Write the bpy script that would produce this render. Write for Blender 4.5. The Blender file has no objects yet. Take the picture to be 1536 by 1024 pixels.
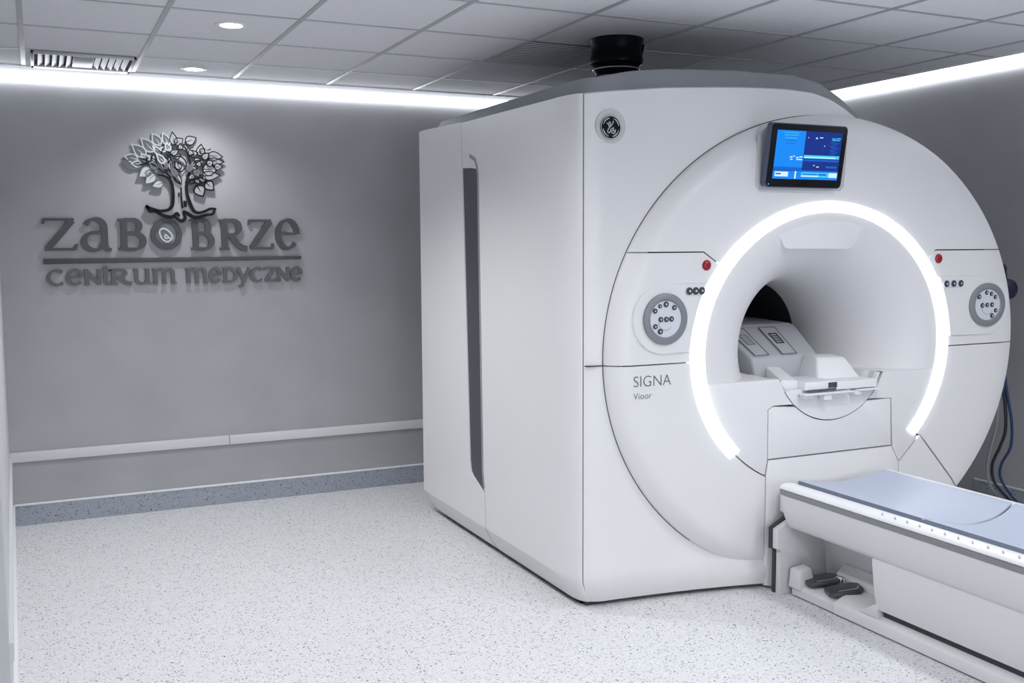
import bpy, bmesh, math, random
from mathutils import Vector, Matrix
random.seed(7)
PI = math.pi
S = bpy.context.scene
COL = S.collection

# ------------------------------------------------------------------ materials
def nodes(m):
    m.use_nodes = True
    return m.node_tree.nodes, m.node_tree.links, m.node_tree.nodes['Principled BSDF']

def mat(name, col, rough=0.45, metal=0.0, spec=0.5, emit=None, strength=0.0, coat=0.0, var=0.0, scale=6.0):
    m = bpy.data.materials.new(name)
    n, l, b = nodes(m)
    b.inputs['Base Color'].default_value = (*col, 1)
    b.inputs['Roughness'].default_value = rough
    b.inputs['Metallic'].default_value = metal
    b.inputs['Specular IOR Level'].default_value = spec
    b.inputs['Coat Weight'].default_value = coat
    if emit:
        b.inputs['Emission Color'].default_value = (*emit, 1)
        b.inputs['Emission Strength'].default_value = strength
    if var > 0:
        tc = n.new('ShaderNodeTexCoord'); nz = n.new('ShaderNodeTexNoise')
        nz.inputs['Scale'].default_value = scale; nz.inputs['Detail'].default_value = 5
        rp = n.new('ShaderNodeValToRGB')
        rp.color_ramp.elements[0].position = 0.3; rp.color_ramp.elements[1].position = 0.7
        rp.color_ramp.elements[0].color = (*[c * (1 - var) for c in col], 1)
        rp.color_ramp.elements[1].color = (*[min(1, c * (1 + var)) for c in col], 1)
        l.new(tc.outputs['Object'], nz.inputs['Vector'])
        l.new(nz.outputs['Fac'], rp.inputs['Fac'])
        l.new(rp.outputs['Color'], b.inputs['Base Color'])
    return m

def wall_mat(name, col):
    m = mat(name, col, rough=0.55, spec=0.35, var=0.05, scale=3.0)
    n, l, b = nodes(m)
    tc = n.new('ShaderNodeTexCoord')
    nz = n.new('ShaderNodeTexNoise'); nz.inputs['Scale'].default_value = 220; nz.inputs['Detail'].default_value = 3
    bp = n.new('ShaderNodeBump'); bp.inputs['Strength'].default_value = 0.12; bp.inputs['Distance'].default_value = 0.002
    l.new(tc.outputs['Object'], nz.inputs['Vector'])
    l.new(nz.outputs['Fac'], bp.inputs['Height'])
    l.new(bp.outputs['Normal'], b.inputs['Normal'])
    return m

def speckle_mat(name, base, fleck, pale, scale, rough, amount):
    """vinyl flooring with small curved flecks"""
    m = bpy.data.materials.new(name)
    n, l, b = nodes(m)
    tc = n.new('ShaderNodeTexCoord')
    wn = n.new('ShaderNodeTexNoise'); wn.inputs['Scale'].default_value = scale * 1.4; wn.inputs['Detail'].default_value = 1
    mx = n.new('ShaderNodeVectorMath'); mx.operation = 'MULTIPLY_ADD'
    mx.inputs[1].default_value = (0.022,) * 3
    l.new(tc.outputs['Object'], mx.inputs[2]); l.new(wn.outputs['Color'], mx.inputs[0])
    l.new(tc.outputs['Object'], wn.inputs['Vector'])
    def flecks(sc, size, keep, seed):
        off = n.new('ShaderNodeVectorMath'); off.operation = 'ADD'; off.inputs[1].default_value = (seed, seed * 1.7, 0)
        l.new(mx.outputs[0], off.inputs[0])
        v = n.new('ShaderNodeTexVoronoi'); v.inputs['Scale'].default_value = sc
        l.new(off.outputs[0], v.inputs['Vector'])
        lt = n.new('ShaderNodeMath'); lt.operation = 'LESS_THAN'; lt.inputs[1].default_value = size
        l.new(v.outputs['Distance'], lt.inputs[0])
        sp = n.new('ShaderNodeSeparateColor'); l.new(v.outputs['Color'], sp.inputs[0])
        g = n.new('ShaderNodeMath'); g.operation = 'LESS_THAN'; g.inputs[1].default_value = keep
        l.new(sp.outputs[0], g.inputs[0])
        mu = n.new('ShaderNodeMath'); mu.operation = 'MULTIPLY'
        l.new(lt.outputs[0], mu.inputs[0]); l.new(g.outputs[0], mu.inputs[1])
        return mu.outputs[0]
    f1 = flecks(scale, 0.25, amount, 0.0)
    f2 = flecks(scale * 1.6, 0.26, amount * 0.8, 5.3)
    f3 = flecks(scale * 0.8, 0.30, amount * 0.9, 9.1)
    c1 = n.new('ShaderNodeMixRGB'); c1.inputs[1].default_value = (*base, 1); c1.inputs[2].default_value = (*pale, 1)
    l.new(f3, c1.inputs[0])
    c2 = n.new('ShaderNodeMixRGB'); c2.inputs[2].default_value = (*[x * 1.9 for x in fleck], 1)
    l.new(c1.outputs[0], c2.inputs[1]); l.new(f2, c2.inputs[0])
    c3 = n.new('ShaderNodeMixRGB'); c3.inputs[2].default_value = (*fleck, 1)
    l.new(c2.outputs[0], c3.inputs[1]); l.new(f1, c3.inputs[0])
    l.new(c3.outputs[0], b.inputs['Base Color'])
    b.inputs['Roughness'].default_value = rough
    b.inputs['Specular IOR Level'].default_value = 0.4
    return m

WHITE = mat('scanner_white', (0.77, 0.772, 0.784), 0.38, var=0.01, scale=2)
WHITE2 = mat('warm_white_plastic', (0.78, 0.785, 0.80), 0.32)
BOWL = mat('flare_white', (0.745, 0.747, 0.76), 0.45)
BORESHADE = mat('bore_shade_dark', (0.03, 0.032, 0.038), 0.7, spec=0.15)  # near-black stands in for the shade deep inside the white bore
DARKGAP = mat('gap_dark', (0.045, 0.048, 0.055), 0.7)
SLOTM = mat('slot_charcoal', (0.062, 0.067, 0.08), 0.35)
SLOTHL = mat('slot_highlight_grey', (0.30, 0.31, 0.33), 0.3)  # grey of the painted highlight along the slot edge
CAPM = mat('cap_grey', (0.28, 0.298, 0.318), 0.5, var=0.04)
RING = mat('ring_light', (0.9, 0.93, 1.0), 0.4, emit=(0.88, 0.93, 1.0), strength=4.5)
STRIP = mat('cove_light', (0.9, 0.93, 1.0), 0.4, emit=(0.93, 0.95, 1.0), strength=6.0)
LAMP = mat('downlight_glow', (1, 1, 1), 0.4, emit=(0.96, 0.97, 1.0), strength=14.0)
WALL = wall_mat('grey_wall_vinyl', (0.375, 0.381, 0.398))
WALLW = wall_mat('pale_wall_paint', (0.55, 0.56, 0.58))
RAILM = mat('pale_rail', (0.62, 0.625, 0.64), 0.4)
TRIMW = mat('white_trim', (0.8, 0.81, 0.83), 0.4)
TILE = mat('ceiling_tile', (0.76, 0.77, 0.80), 0.8, spec=0.2, var=0.02, scale=40)
BAR = mat('ceiling_bar', (0.42, 0.43, 0.455), 0.35)
SLAB = mat('upper_slab', (0.6, 0.61, 0.63), 0.8)
VENTM = mat('vent_metal', (0.42, 0.43, 0.45), 0.35, metal=0.3)
VENTD = mat('vent_dark', (0.03, 0.03, 0.035), 0.7)
DUCTM = mat('duct_black', (0.004, 0.005, 0.008), 0.32, spec=0.06)
CHROME = mat('bright_metal', (0.75, 0.77, 0.8), 0.2, metal=1.0)
LETTER = mat('letter_metal', (0.085, 0.088, 0.097), 0.5, metal=0.25, spec=0.35)
LETTER2 = mat('letter_metal_pale', (0.12, 0.124, 0.134), 0.5, metal=0.25, spec=0.35)
TREED = mat('tree_dark', (0.006, 0.007, 0.011), 0.5, spec=0.2)
TREEG = mat('tree_silver', (0.36, 0.37, 0.385), 0.4, metal=0.3)
TREEL = mat('tree_light', (0.50, 0.52, 0.55), 0.4, metal=0.3)
TREEM = mat('tree_mid', (0.13, 0.138, 0.152), 0.45, metal=0.3)
GREYR = mat('dial_grey', (0.22, 0.235, 0.26), 0.4)
FACE = mat('dial_face', (0.66, 0.69, 0.75), 0.35)
BTN = mat('button_dark', (0.045, 0.05, 0.06), 0.4)
BTNL = mat('button_mark', (0.6, 0.62, 0.66), 0.4)
REDM = mat('button_red', (0.30, 0.006, 0.018), 0.3)
INK = mat('ink_grey', (0.11, 0.115, 0.13), 0.5)
BEZEL = mat('bezel_black', (0.003, 0.0035, 0.006), 0.35, spec=0.2)
BACKM = mat('monitor_shell', (0.10, 0.125, 0.19), 0.3, metal=0.4)
def glow(name, c, s=1.0): return mat(name, (0, 0, 0), 0.3, emit=c, strength=s)
SCR_A = glow('screen_blue', (0.0, 0.26, 0.95), 1.0)
SCR_B = glow('screen_navy', (0.0, 0.025, 0.26), 1.0)
SCR_C = glow('screen_cyan', (0.06, 0.62, 0.95), 1.0)
SCR_W = glow('screen_white', (0.72, 0.92, 1.0), 1.0)
SCR_D = glow('screen_mid', (0.0, 0.13, 0.62), 1.0)
PADM = mat('pad_vinyl', (0.47, 0.52, 0.64), 0.45, var=0.015, scale=3)
PADE = mat('pad_edge', (0.17, 0.20, 0.27), 0.5)
NOTCH = mat('notch_grey', (0.42, 0.43, 0.45), 0.4)
STRG = mat('strip_grey', (0.24, 0.245, 0.26), 0.35)
TABW = mat('table_white', (0.71, 0.713, 0.728), 0.38)
RAILW = mat('table_rail_white', (0.86, 0.865, 0.88), 0.3)
PEDAL = mat('pedal_charcoal', (0.055, 0.06, 0.068), 0.35)
COILM = mat('coil_grey', (0.44, 0.455, 0.485), 0.45)
COILW = mat('coil_white', (0.80, 0.81, 0.83), 0.4)
CABB = mat('cable_black', (0.02, 0.022, 0.03), 0.35)
CABU = mat('cable_blue', (0.016, 0.045, 0.15), 0.35)
CABG = mat('cable_grey', (0.32, 0.34, 0.38), 0.35)
NAVY = mat('navy_plastic', (0.006, 0.007, 0.035), 0.4)
FLOORM = speckle_mat('floor_vinyl', (0.73, 0.732, 0.748), (0.07, 0.085, 0.095), (0.84, 0.84, 0.855), 74, 0.42, 0.5)
BASEM = speckle_mat('skirting_vinyl', (0.33, 0.36, 0.41), (0.07, 0.075, 0.09), (0.40, 0.43, 0.48), 75, 0.5, 0.5)

# ------------------------------------------------------------------ helpers
def link(name, me, m, parent=None, smooth=None):
    o = bpy.data.objects.new(name, me)
    COL.objects.link(o)
    for mm in (m if isinstance(m, (list, tuple)) else [m]):
        me.materials.append(mm)
    if smooth is not None:
        me.polygons.foreach_set('use_smooth', [True] * len(me.polygons))
        me.set_sharp_from_angle(angle=math.radians(smooth))
    if parent: o.parent = parent
    return o

def obj(name, bm, m, parent=None, smooth=35, normals=True):
    if normals: bmesh.ops.recalc_face_normals(bm, faces=bm.faces)
    me = bpy.data.meshes.new(name); bm.to_mesh(me); bm.free()
    return link(name, me, m, parent, smooth)

def thing(name, label, cat, group=None):
    o = bpy.data.objects.new(name, None); COL.objects.link(o)
    o['label'] = label; o['category'] = cat
    if group: o['group'] = group
    return o

def tag(o, label, cat, group=None):
    o['label'] = label; o['category'] = cat
    if group: o['group'] = group
    return o

def struct(o): o['kind'] = 'structure'; return o

def box(bm, a, b, bev=0.0, mi=0, rot=None):
    x0, y0, z0 = a; x1, y1, z1 = b
    r = bmesh.ops.create_cube(bm, size=1.0)
    vs = r['verts']
    for v in vs:
        v.co = Vector(((x0 + x1) / 2 + v.co.x * (x1 - x0), (y0 + y1) / 2 + v.co.y * (y1 - y0), (z0 + z1) / 2 + v.co.z * (z1 - z0)))
    if rot is not None:
        c = Vector(((x0 + x1) / 2, (y0 + y1) / 2, (z0 + z1) / 2))
        bmesh.ops.rotate(bm, verts=vs, cent=c, matrix=rot)
    fs = set(f for v in vs for f in v.link_faces)
    for f in fs: f.material_index = mi
    if bev > 0:
        es = list(set(e for v in vs for e in v.link_edges))
        bmesh.ops.bevel(bm, geom=es, offset=bev, segments=3, profile=0.5, affect='EDGES')
    return bm

def hexa(bm, bot, top, bev=0.0):
    """solid from two quads given in the same order"""
    vs = [bm.verts.new(p) for p in bot] + [bm.verts.new(p) for p in top]
    fs = [(3, 2, 1, 0), (4, 5, 6, 7), (0, 1, 5, 4), (1, 2, 6, 5), (2, 3, 7, 6), (3, 0, 4, 7)]
    fl = [bm.faces.new([vs[i] for i in f]) for f in fs]
    if bev > 0:
        es = list(set(e for f in fl for e in f.edges))
        bmesh.ops.bevel(bm, geom=es, offset=bev, segments=3, profile=0.5, affect='EDGES')
    return bm

def offset_poly(p, d):
    """shrink a 2-D polygon by d"""
    a = sum(p[i][0] * p[(i + 1) % len(p)][1] - p[(i + 1) % len(p)][0] * p[i][1] for i in range(len(p)))
    s = 1 if a > 0 else -1
    out = []
    for i in range(len(p)):
        p0, p1, p2 = Vector(p[i - 1]), Vector(p[i]), Vector(p[(i + 1) % len(p)])
        e1 = (p1 - p0).normalized(); e2 = (p2 - p1).normalized()
        n1 = Vector((-e1.y, e1.x)) * s; n2 = Vector((-e2.y, e2.x)) * s
        b = n1 + n2
        k = d * 2 / max(b.length_squared, 0.6)
        out.append(tuple(p1 + b * k))
    return out

def plate(bm, poly, to3, d, bev=0.0, mi=0):
    """solid plate: 2-D polygon mapped by to3(u, v, w), w from 0 (front) to d (back)"""
    vf = [bm.verts.new(to3(u, v, 0.0)) for u, v in poly]
    f = bm.faces.new(vf); f.material_index = mi
    vb = [bm.verts.new(to3(u, v, d)) for u, v in poly]
    n = len(poly)
    side = []
    for i in range(n):
        q = bm.faces.new((vf[i], vf[(i + 1) % n], vb[(i + 1) % n], vb[i])); q.material_index = mi; side.append(q)
    g = bm.faces.new(vb[::-1]); g.material_index = mi
    if bev > 0:
        bmesh.ops.bevel(bm, geom=list(f.edges), offset=bev, segments=2, profile=0.5, affect='EDGES', clamp_overlap=True)
    return bm

def XZ(y): return lambda u, v, w: (u, y + w, v)
def YZ(x): return lambda u, v, w: (x + w, u, v)

def ellipse(cx, cz, rx, rz, a0, a1, n):
    return [(cx + rx * math.cos(math.radians(a0 + (a1 - a0) * i / n)), cz + rz * math.sin(math.radians(a0 + (a1 - a0) * i / n))) for i in range(n + 1)]

def tube(bm, pts, rad, seg=10, mi=0, caps=True):
    pts = [Vector(p) for p in pts]
    rr = rad if isinstance(rad, (list, tuple)) else [rad] * len(pts)
    rings = []
    up = None
    for i, p in enumerate(pts):
        t = (pts[min(i + 1, len(pts) - 1)] - pts[max(i - 1, 0)]).normalized()
        if up is None:
            up = Vector((0, 0, 1)) if abs(t.z) < 0.9 else Vector((1, 0, 0))
        a = t.cross(up).normalized(); b = a.cross(t).normalized(); up = b
        rings.append([bm.verts.new(p + (a * math.cos(2 * PI * k / seg) + b * math.sin(2 * PI * k / seg)) * rr[i]) for k in range(seg)])
    for i in range(len(rings) - 1):
        for k in range(seg):
            f = bm.faces.new((rings[i][k], rings[i][(k + 1) % seg], rings[i + 1][(k + 1) % seg], rings[i + 1][k])); f.material_index = mi
    if caps:
        bm.faces.new(rings[0][::-1]).material_index = mi; bm.faces.new(rings[-1]).material_index = mi
    return bm

def lathe(bm, prof, c, axis='Z', seg=40, sx=1.0, sy=1.0, mi=0):
    """prof: list of (radius, height) around c; axis Z up or Y towards -Y"""
    rings = []
    for r, h in prof:
        row = []
        for k in range(seg):
            a = 2 * PI * k / seg
            if axis == 'Z': p = (c[0] + r * math.cos(a) * sx, c[1] + r * math.sin(a) * sy, c[2] + h)
            else: p = (c[0] + r * math.cos(a) * sx, c[1] - h, c[2] + r * math.sin(a) * sy)
            row.append(bm.verts.new(p))
        rings.append(row)
    for i in range(len(rings) - 1):
        for k in range(seg):
            bm.faces.new((rings[i][k], rings[i][(k + 1) % seg], rings[i + 1][(k + 1) % seg], rings[i + 1][k])).material_index = mi
    if prof[0][0] > 1e-4: bm.faces.new(rings[0][::-1]).material_index = mi
    if prof[-1][0] > 1e-4: bm.faces.new(rings[-1]).material_index = mi
    return bm

def smooth_path(pts, n=8):
    pts = [Vector(p) for p in pts]; out = []
    for i in range(len(pts) - 1):
        p0 = pts[max(i - 1, 0)]; p1 = pts[i]; p2 = pts[i + 1]; p3 = pts[min(i + 2, len(pts) - 1)]
        for k in range(n):
            t = k / n
            out.append(0.5 * ((2 * p1) + (p2 - p0) * t + (2 * p0 - 5 * p1 + 4 * p2 - p3) * t * t + (3 * p1 - p0 - 3 * p2 + p3) * t ** 3))
    out.append(pts[-1])
    return out

def ribbon(bm, pts, w, to3, d, mi=0):
    """flat raised stroke along 2-D points; w = width or list of widths"""
    pts = [Vector(p[:2]) for p in pts]
    n = len(pts)
    ws = w if isinstance(w, (list, tuple)) else [w] * n
    L, R_ = [], []
    for i in range(n):
        a = (pts[i] - pts[i - 1]).normalized() if i > 0 else None
        b = (pts[i + 1] - pts[i]).normalized() if i < n - 1 else None
        if a is None: a = b
        if b is None: b = a
        t = a + b
        t = t.normalized() if t.length > 1e-6 else a
        nn = Vector((-t.y, t.x)); k = 1 / max(0.45, nn.dot(Vector((-a.y, a.x))))
        L.append(pts[i] + nn * ws[i] / 2 * k); R_.append(pts[i] - nn * ws[i] / 2 * k)
    fl = [bm.verts.new(to3(p.x, p.y, 0)) for p in L]; fr = [bm.verts.new(to3(p.x, p.y, 0)) for p in R_]
    bl = [bm.verts.new(to3(p.x, p.y, d)) for p in L]; br = [bm.verts.new(to3(p.x, p.y, d)) for p in R_]
    for i in range(n - 1):
        for q in ((fl[i], fl[i + 1], fr[i + 1], fr[i]), (bl[i], br[i], br[i + 1], bl[i + 1]), (fl[i], bl[i], bl[i + 1], fl[i + 1]), (fr[i], fr[i + 1], br[i + 1], br[i])):
            bm.faces.new(q).material_index = mi
    for i in (0, n - 1):
        bm.faces.new((fl[i], fr[i], br[i], bl[i])).material_index = mi
    return bm

def text_mesh(s, size, depth):
    cu = bpy.data.curves.new('lettering', 'FONT'); cu.body = s; cu.size = size; cu.extrude = depth; cu.offset = -.0011 * size / .068
    t = bpy.data.objects.new('lettering', cu); COL.objects.link(t)
    bpy.context.view_layer.update()
    me = bpy.data.meshes.new_from_object(t.evaluated_get(bpy.context.evaluated_depsgraph_get()))
    bpy.data.objects.remove(t); bpy.data.curves.remove(cu)
    return me

# ------------------------------------------------------------------ camera
H = 1.575
yaw, pitch, roll, fpx = 0.4388, 0.0946, -0.0052, 1511.0
fw = Vector((math.sin(yaw) * math.cos(pitch), math.cos(yaw) * math.cos(pitch), -math.sin(pitch)))
rt = Vector((math.cos(yaw), -math.sin(yaw), 0)); up = rt.cross(fw)
rt2 = rt * math.cos(roll) + up * math.sin(roll); up2 = up * math.cos(roll) - rt * math.sin(roll)
cam = bpy.data.cameras.new('camera'); co = bpy.data.objects.new('camera', cam); COL.objects.link(co)
cam.sensor_width = 36; cam.lens = fpx / 1536 * 36; cam.clip_start = 0.05
Mx = Matrix((rt2, up2, -fw)).transposed().to_4x4(); Mx.translation = Vector((0, 0, H))
co.matrix_world = Mx
S.camera = co

# ------------------------------------------------------------------ room
CZ = 2.56           # suspended ceiling
SZ = 2.80           # slab above it
BY = 6.29           # back wall
RX = 5.30           # right wall
FY = -2.6; LX2 = -1.3
bm = bmesh.new(); box(bm, (LX2 - .1, FY - .1, -0.1), (RX + .1, BY + .1, 0)); struct(obj('floor', bm, FLOORM))
bm = bmesh.new(); box(bm, (-0.5, BY, 0), (RX + .1, BY + .1, SZ)); struct(obj('wall_back', bm, WALL))
bm = bmesh.new(); box(bm, (RX, FY, 0), (RX + .1, BY, SZ)); struct(obj('wall_right', bm, WALL))
# the left wall turns a little away from the grid
lw0 = (-0.19, BY); lw1 = (-0.125, 3.2)
bm = bmesh.new(); plate(bm, [(lw0[0], lw0[1]), (lw1[0], lw1[1]), (lw1[0] - .12, lw1[1]), (lw0[0] - .25, lw0[1])], lambda u, v, w: (u, v, w), SZ)
struct(obj('wall_left', bm, WALLW))
bm = bmesh.new(); box(bm, (LX2, 3.2, 0), (-0.245, 3.32, SZ)); struct(obj('wall_left_return', bm, WALLW))
bm = bmesh.new(); box(bm, (LX2 - .1, FY, 0), (LX2, 3.32, SZ)); struct(obj('wall_left_rear', bm, WALLW))
bm = bmesh.new(); box(bm, (LX2 - .1, FY - .1, 0), (RX + .1, FY, SZ)); struct(obj('wall_front', bm, WALLW))
bm = bmesh.new(); box(bm, (LX2 - .1, FY - .1, SZ), (RX + .1, BY + .1, SZ + .1)); struct(obj('ceiling_slab', bm, SLAB))

gx = [-0.02 + 0.556 * i for i in range(-3, 9)]
gx = [LX2] + [x for x in gx if x > LX2] + [4.66]
gy = [4.47 + 0.6 * i for i in range(-12, 3)] + [6.17]
gy = [y for y in gy if y > FY + .1]; gy = [FY] + gy
HOLE = []
bm = bmesh.new()
ducts = (2.585, 4.30, 0.15)
vent_cell = (0.0, 0.54, 5.67, 6.17)
for i in range(len(gx) - 1):
    for j in range(len(gy) - 1):
        box(bm, (gx[i], gy[j], CZ + .004), (gx[i + 1], gy[j + 1], CZ + .02))
struct(obj('ceiling', bm, TILE))
bm = bmesh.new()
for x in gx[1:-1]: box(bm, (x - .011, FY, CZ), (x + .011, 6.17, CZ + .012))
for y in gy[1:-1]: box(bm, (LX2, y - .009, CZ + .001), (4.66, y + .009, CZ + .012))
struct(obj('ceiling_grid', bm, BAR))
bm = bmesh.new(); box(bm, (LX2, 6.155, CZ - .004), (4.675, 6.172, CZ + .07)); struct(obj('trim_1', bm, TILE))
bm = bmesh.new(); box(bm, (4.658, FY, CZ - .004), (4.675, 6.155, CZ + .07)); struct(obj('trim_2', bm, TILE))

# cove lights
bm = bmesh.new(); box(bm, (-0.20, BY - .03, 2.492), (RX - .04, BY - .001, 2.548), .004)
tag(obj('light_strip', bm, STRIP), 'bright white LED light strip along the top of the back wall', 'light strip', 'cove light strips')
bm = bmesh.new(); box(bm, (RX - .03, FY + .1, 2.612), (RX - .001, BY - .04, 2.685), .004)
tag(obj('light_strip', bm, STRIP), 'bright white LED light strip along the top of the right wall', 'light strip', 'cove light strips')

# skirting and rail
bm = bmesh.new(); box(bm, (-0.18, BY - .012, 0), (RX, BY, .115)); struct(obj('baseboard_back', bm, BASEM))
bm = bmesh.new(); box(bm, (-0.18, BY - .016, .115), (RX, BY, .126), .002); struct(obj('trim_3', bm, TRIMW))
bm = bmesh.new(); box(bm, (RX - .012, FY, 0), (RX, 4.42, .095)); struct(obj('baseboard_right', bm, BASEM))
bm = bmesh.new(); box(bm, (RX - .016, FY, .095), (RX, 4.42, .105), .002); struct(obj('trim_4', bm, TRIMW))
bm = bmesh.new(); box(bm, (-0.19, BY - .022, .368), (1.02, BY, .424), .003); box(bm, (1.022, BY - .022, .368), (RX, BY, .424), .003)
struct(obj('trim_5', bm, RAILM))
def along_left(z0, z1, t, y0=3.21):
    d = (lw1[0] - lw0[0]) / (lw1[1] - lw0[1])
    f = lambda y: lw0[0] + d * (y - lw0[1])
    b = bmesh.new()
    return hexa(b, [(f(y0), y0, z0), (f(y0) + t, y0, z0), (f(BY - .02) + t, BY - .02, z0), (f(BY - .02), BY - .02, z0)], [(f(y0), y0, z1), (f(y0) + t, y0, z1), (f(BY - .02) + t, BY - .02, z1), (f(BY - .02), BY - .02, z1)])
struct(obj('baseboard_left', along_left(0, .115, .010), WALLW))
struct(obj('trim_6', along_left(.115, .127, .014), TRIMW))
struct(obj('trim_7', along_left(.368, .424, .012), RAILM))

bm = bmesh.new(); box(bm, (1.022, BY - .0004, .43), (1.0245, BY, 2.47)); struct(obj('trim_8', bm, WALL))
# downlights
def downlight(x, y, label, seen=True, watts=76.0):
    t = thing('downlight', label, 'ceiling light', 'round recessed downlights')
    b = bmesh.new(); lathe(b, [(.050, .0035), (.050, -.002), (.068, -.004), (.070, .0035)], (x, y, CZ), seg=36)
    obj('rim', b, TRIMW, t)
    b = bmesh.new(); lathe(b, [(.0495, -.001), (.0495, .003)], (x, y, CZ), seg=36)
    obj('lens', b, LAMP, t)
    L = bpy.data.lights.new('downlight_or_fill_lamp', 'SPOT'); L.energy = watts; L.shadow_soft_size = .05
    L.spot_size = math.radians(128); L.spot_blend = 0.8; L.color = (0.98, 0.985, 1.0)
    o = bpy.data.objects.new('downlight_or_fill_lamp', L); COL.objects.link(o); o.location = (x, y, CZ - .03)
    return t
downlight(0.83, 4.70, 'round bright recessed downlight, the nearer to the camera of the two')
downlight(0.835, 5.92, 'round bright recessed downlight, the farther one close to the back wall', watts=30.0)

def fill_lamp(x, y, watts):  # added fill spots out of view, without fixtures, to brighten the room
    L = bpy.data.lights.new('downlight_or_fill_lamp', 'SPOT'); L.energy = watts; L.shadow_soft_size = .12
    L.spot_size = math.radians(150); L.spot_blend = 0.6; L.color = (0.98, 0.985, 1.0)
    o = bpy.data.objects.new('downlight_or_fill_lamp', L); COL.objects.link(o); o.location = (x, y, CZ - .03)
for x, y, w in ((0.83, 3.5, 60), (0.83, 2.3, 60), (0.83, 1.1, 60), (3.1, 2.3, 70), (3.1, 1.1, 70), (4.3, 1.7, 60), (1.9, 0.0, 60), (3.1, -.6, 60)):
    fill_lamp(x, y, w * .72)

# added fill light in the shape of a window, unseen behind the camera
b = bmesh.new()
for a_, c_ in (((0.3, FY, .95), (3.5, FY + .03, 1.01)), ((0.3, FY, 2.14), (3.5, FY + .03, 2.2)), ((0.3, FY, 1.01), (.36, FY + .03, 2.14)), ((3.44, FY, 1.01), (3.5, FY + .03, 2.14))): box(b, a_, c_, .004)
wf = struct(obj('fill_panel_frame', b, TRIMW))
b = bmesh.new(); box(b, (.36, FY + .002, 1.01), (3.44, FY + .01, 2.14)); obj('fill_panel', b, mat('fill_panel_glow', (.8, .82, .86), .2, emit=(.93, .96, 1.0), strength=5.5), wf)
# supply air vent
vt = thing('air_vent', 'rectangular louvred metal air vent in ceiling above the back wall', 'air vent')
x0, x1, y0, y1 = 0.015, 0.515, 5.66, 6.125
bm = bmesh.new(); box(bm, (x0 + .02, y0 + .02, CZ - .002), (x1 - .02, y1 - .02, CZ + .003)); obj('backing', bm, VENTD, vt)
bm = bmesh.new()
for a, b in (((x0, y0), (x1, y0 + .022)), ((x0, y1 - .075), (x1, y1)), ((x0, y0), (x0 + .016, y1)), ((x1 - .016, y0), (x1, y1))):
    box(bm, (a[0], a[1], CZ - .016), (b[0], b[1], CZ), .003)
obj('frame', bm, VENTM, vt)
for k in range(13):
    xx = x0 + .045 + k * (x1 - x0 - .09) / 12
    if 5 <= k <= 7: continue
    s = -1 if k < 6 else 1
    bm = bmesh.new(); box(bm, (xx - .013, y0 + .024, CZ - .010), (xx + .013, y1 - .078, CZ - .007), rot=Matrix.Rotation(math.radians(28 * s), 3, 'Y'))
    obj('slat', bm, VENTM, vt)
bm = bmesh.new(); box(bm, (.215, y0 + .06, CZ - .014), (.315, y1 - .10, CZ - .004), .003); obj('damper_plate', bm, VENTM, vt)

# return grille tile
gr = thing('return_grille', 'fine slatted return air grille set flush in the ceiling left of the black duct', 'air vent')
gx0, gx1, gy0, gy1 = gx[0] * 0 - 0.02 + 0.556 * 4 + .012, -0.02 + 0.556 * 5 - .012, 4.47 + .012, 5.07 - .012
bm = bmesh.new(); box(bm, (gx0, gy0, CZ - .0012), (gx1, gy1, CZ + .0035)); obj('backing', bm, mat('grille_backing', (.07, .075, .085), .7), gr)
bm = bmesh.new()
for k in range(14):
    yy = gy0 + .02 + k * (gy1 - gy0 - .04) / 13
    box(bm, (gx0, yy - .0125, CZ - .0018), (gx1, yy + .0125, CZ - .001))
obj('slats', bm, TILE, gr)

# ------------------------------------------------------------------ wall logo
# sign drawn in its own flat units, 1 unit = 1 mm, origin at lower left of the bar
sign = thing('wall_sign', 'metal tree emblem with dark raised lettering and line on the grey back wall', 'sign')
SX0, SZ0 = 0.0312, 1.50
def on_wall(lift): return lambda u, v, w: (SX0 + u / 1000, BY - lift + w, SZ0 + v / 1000)

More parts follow.
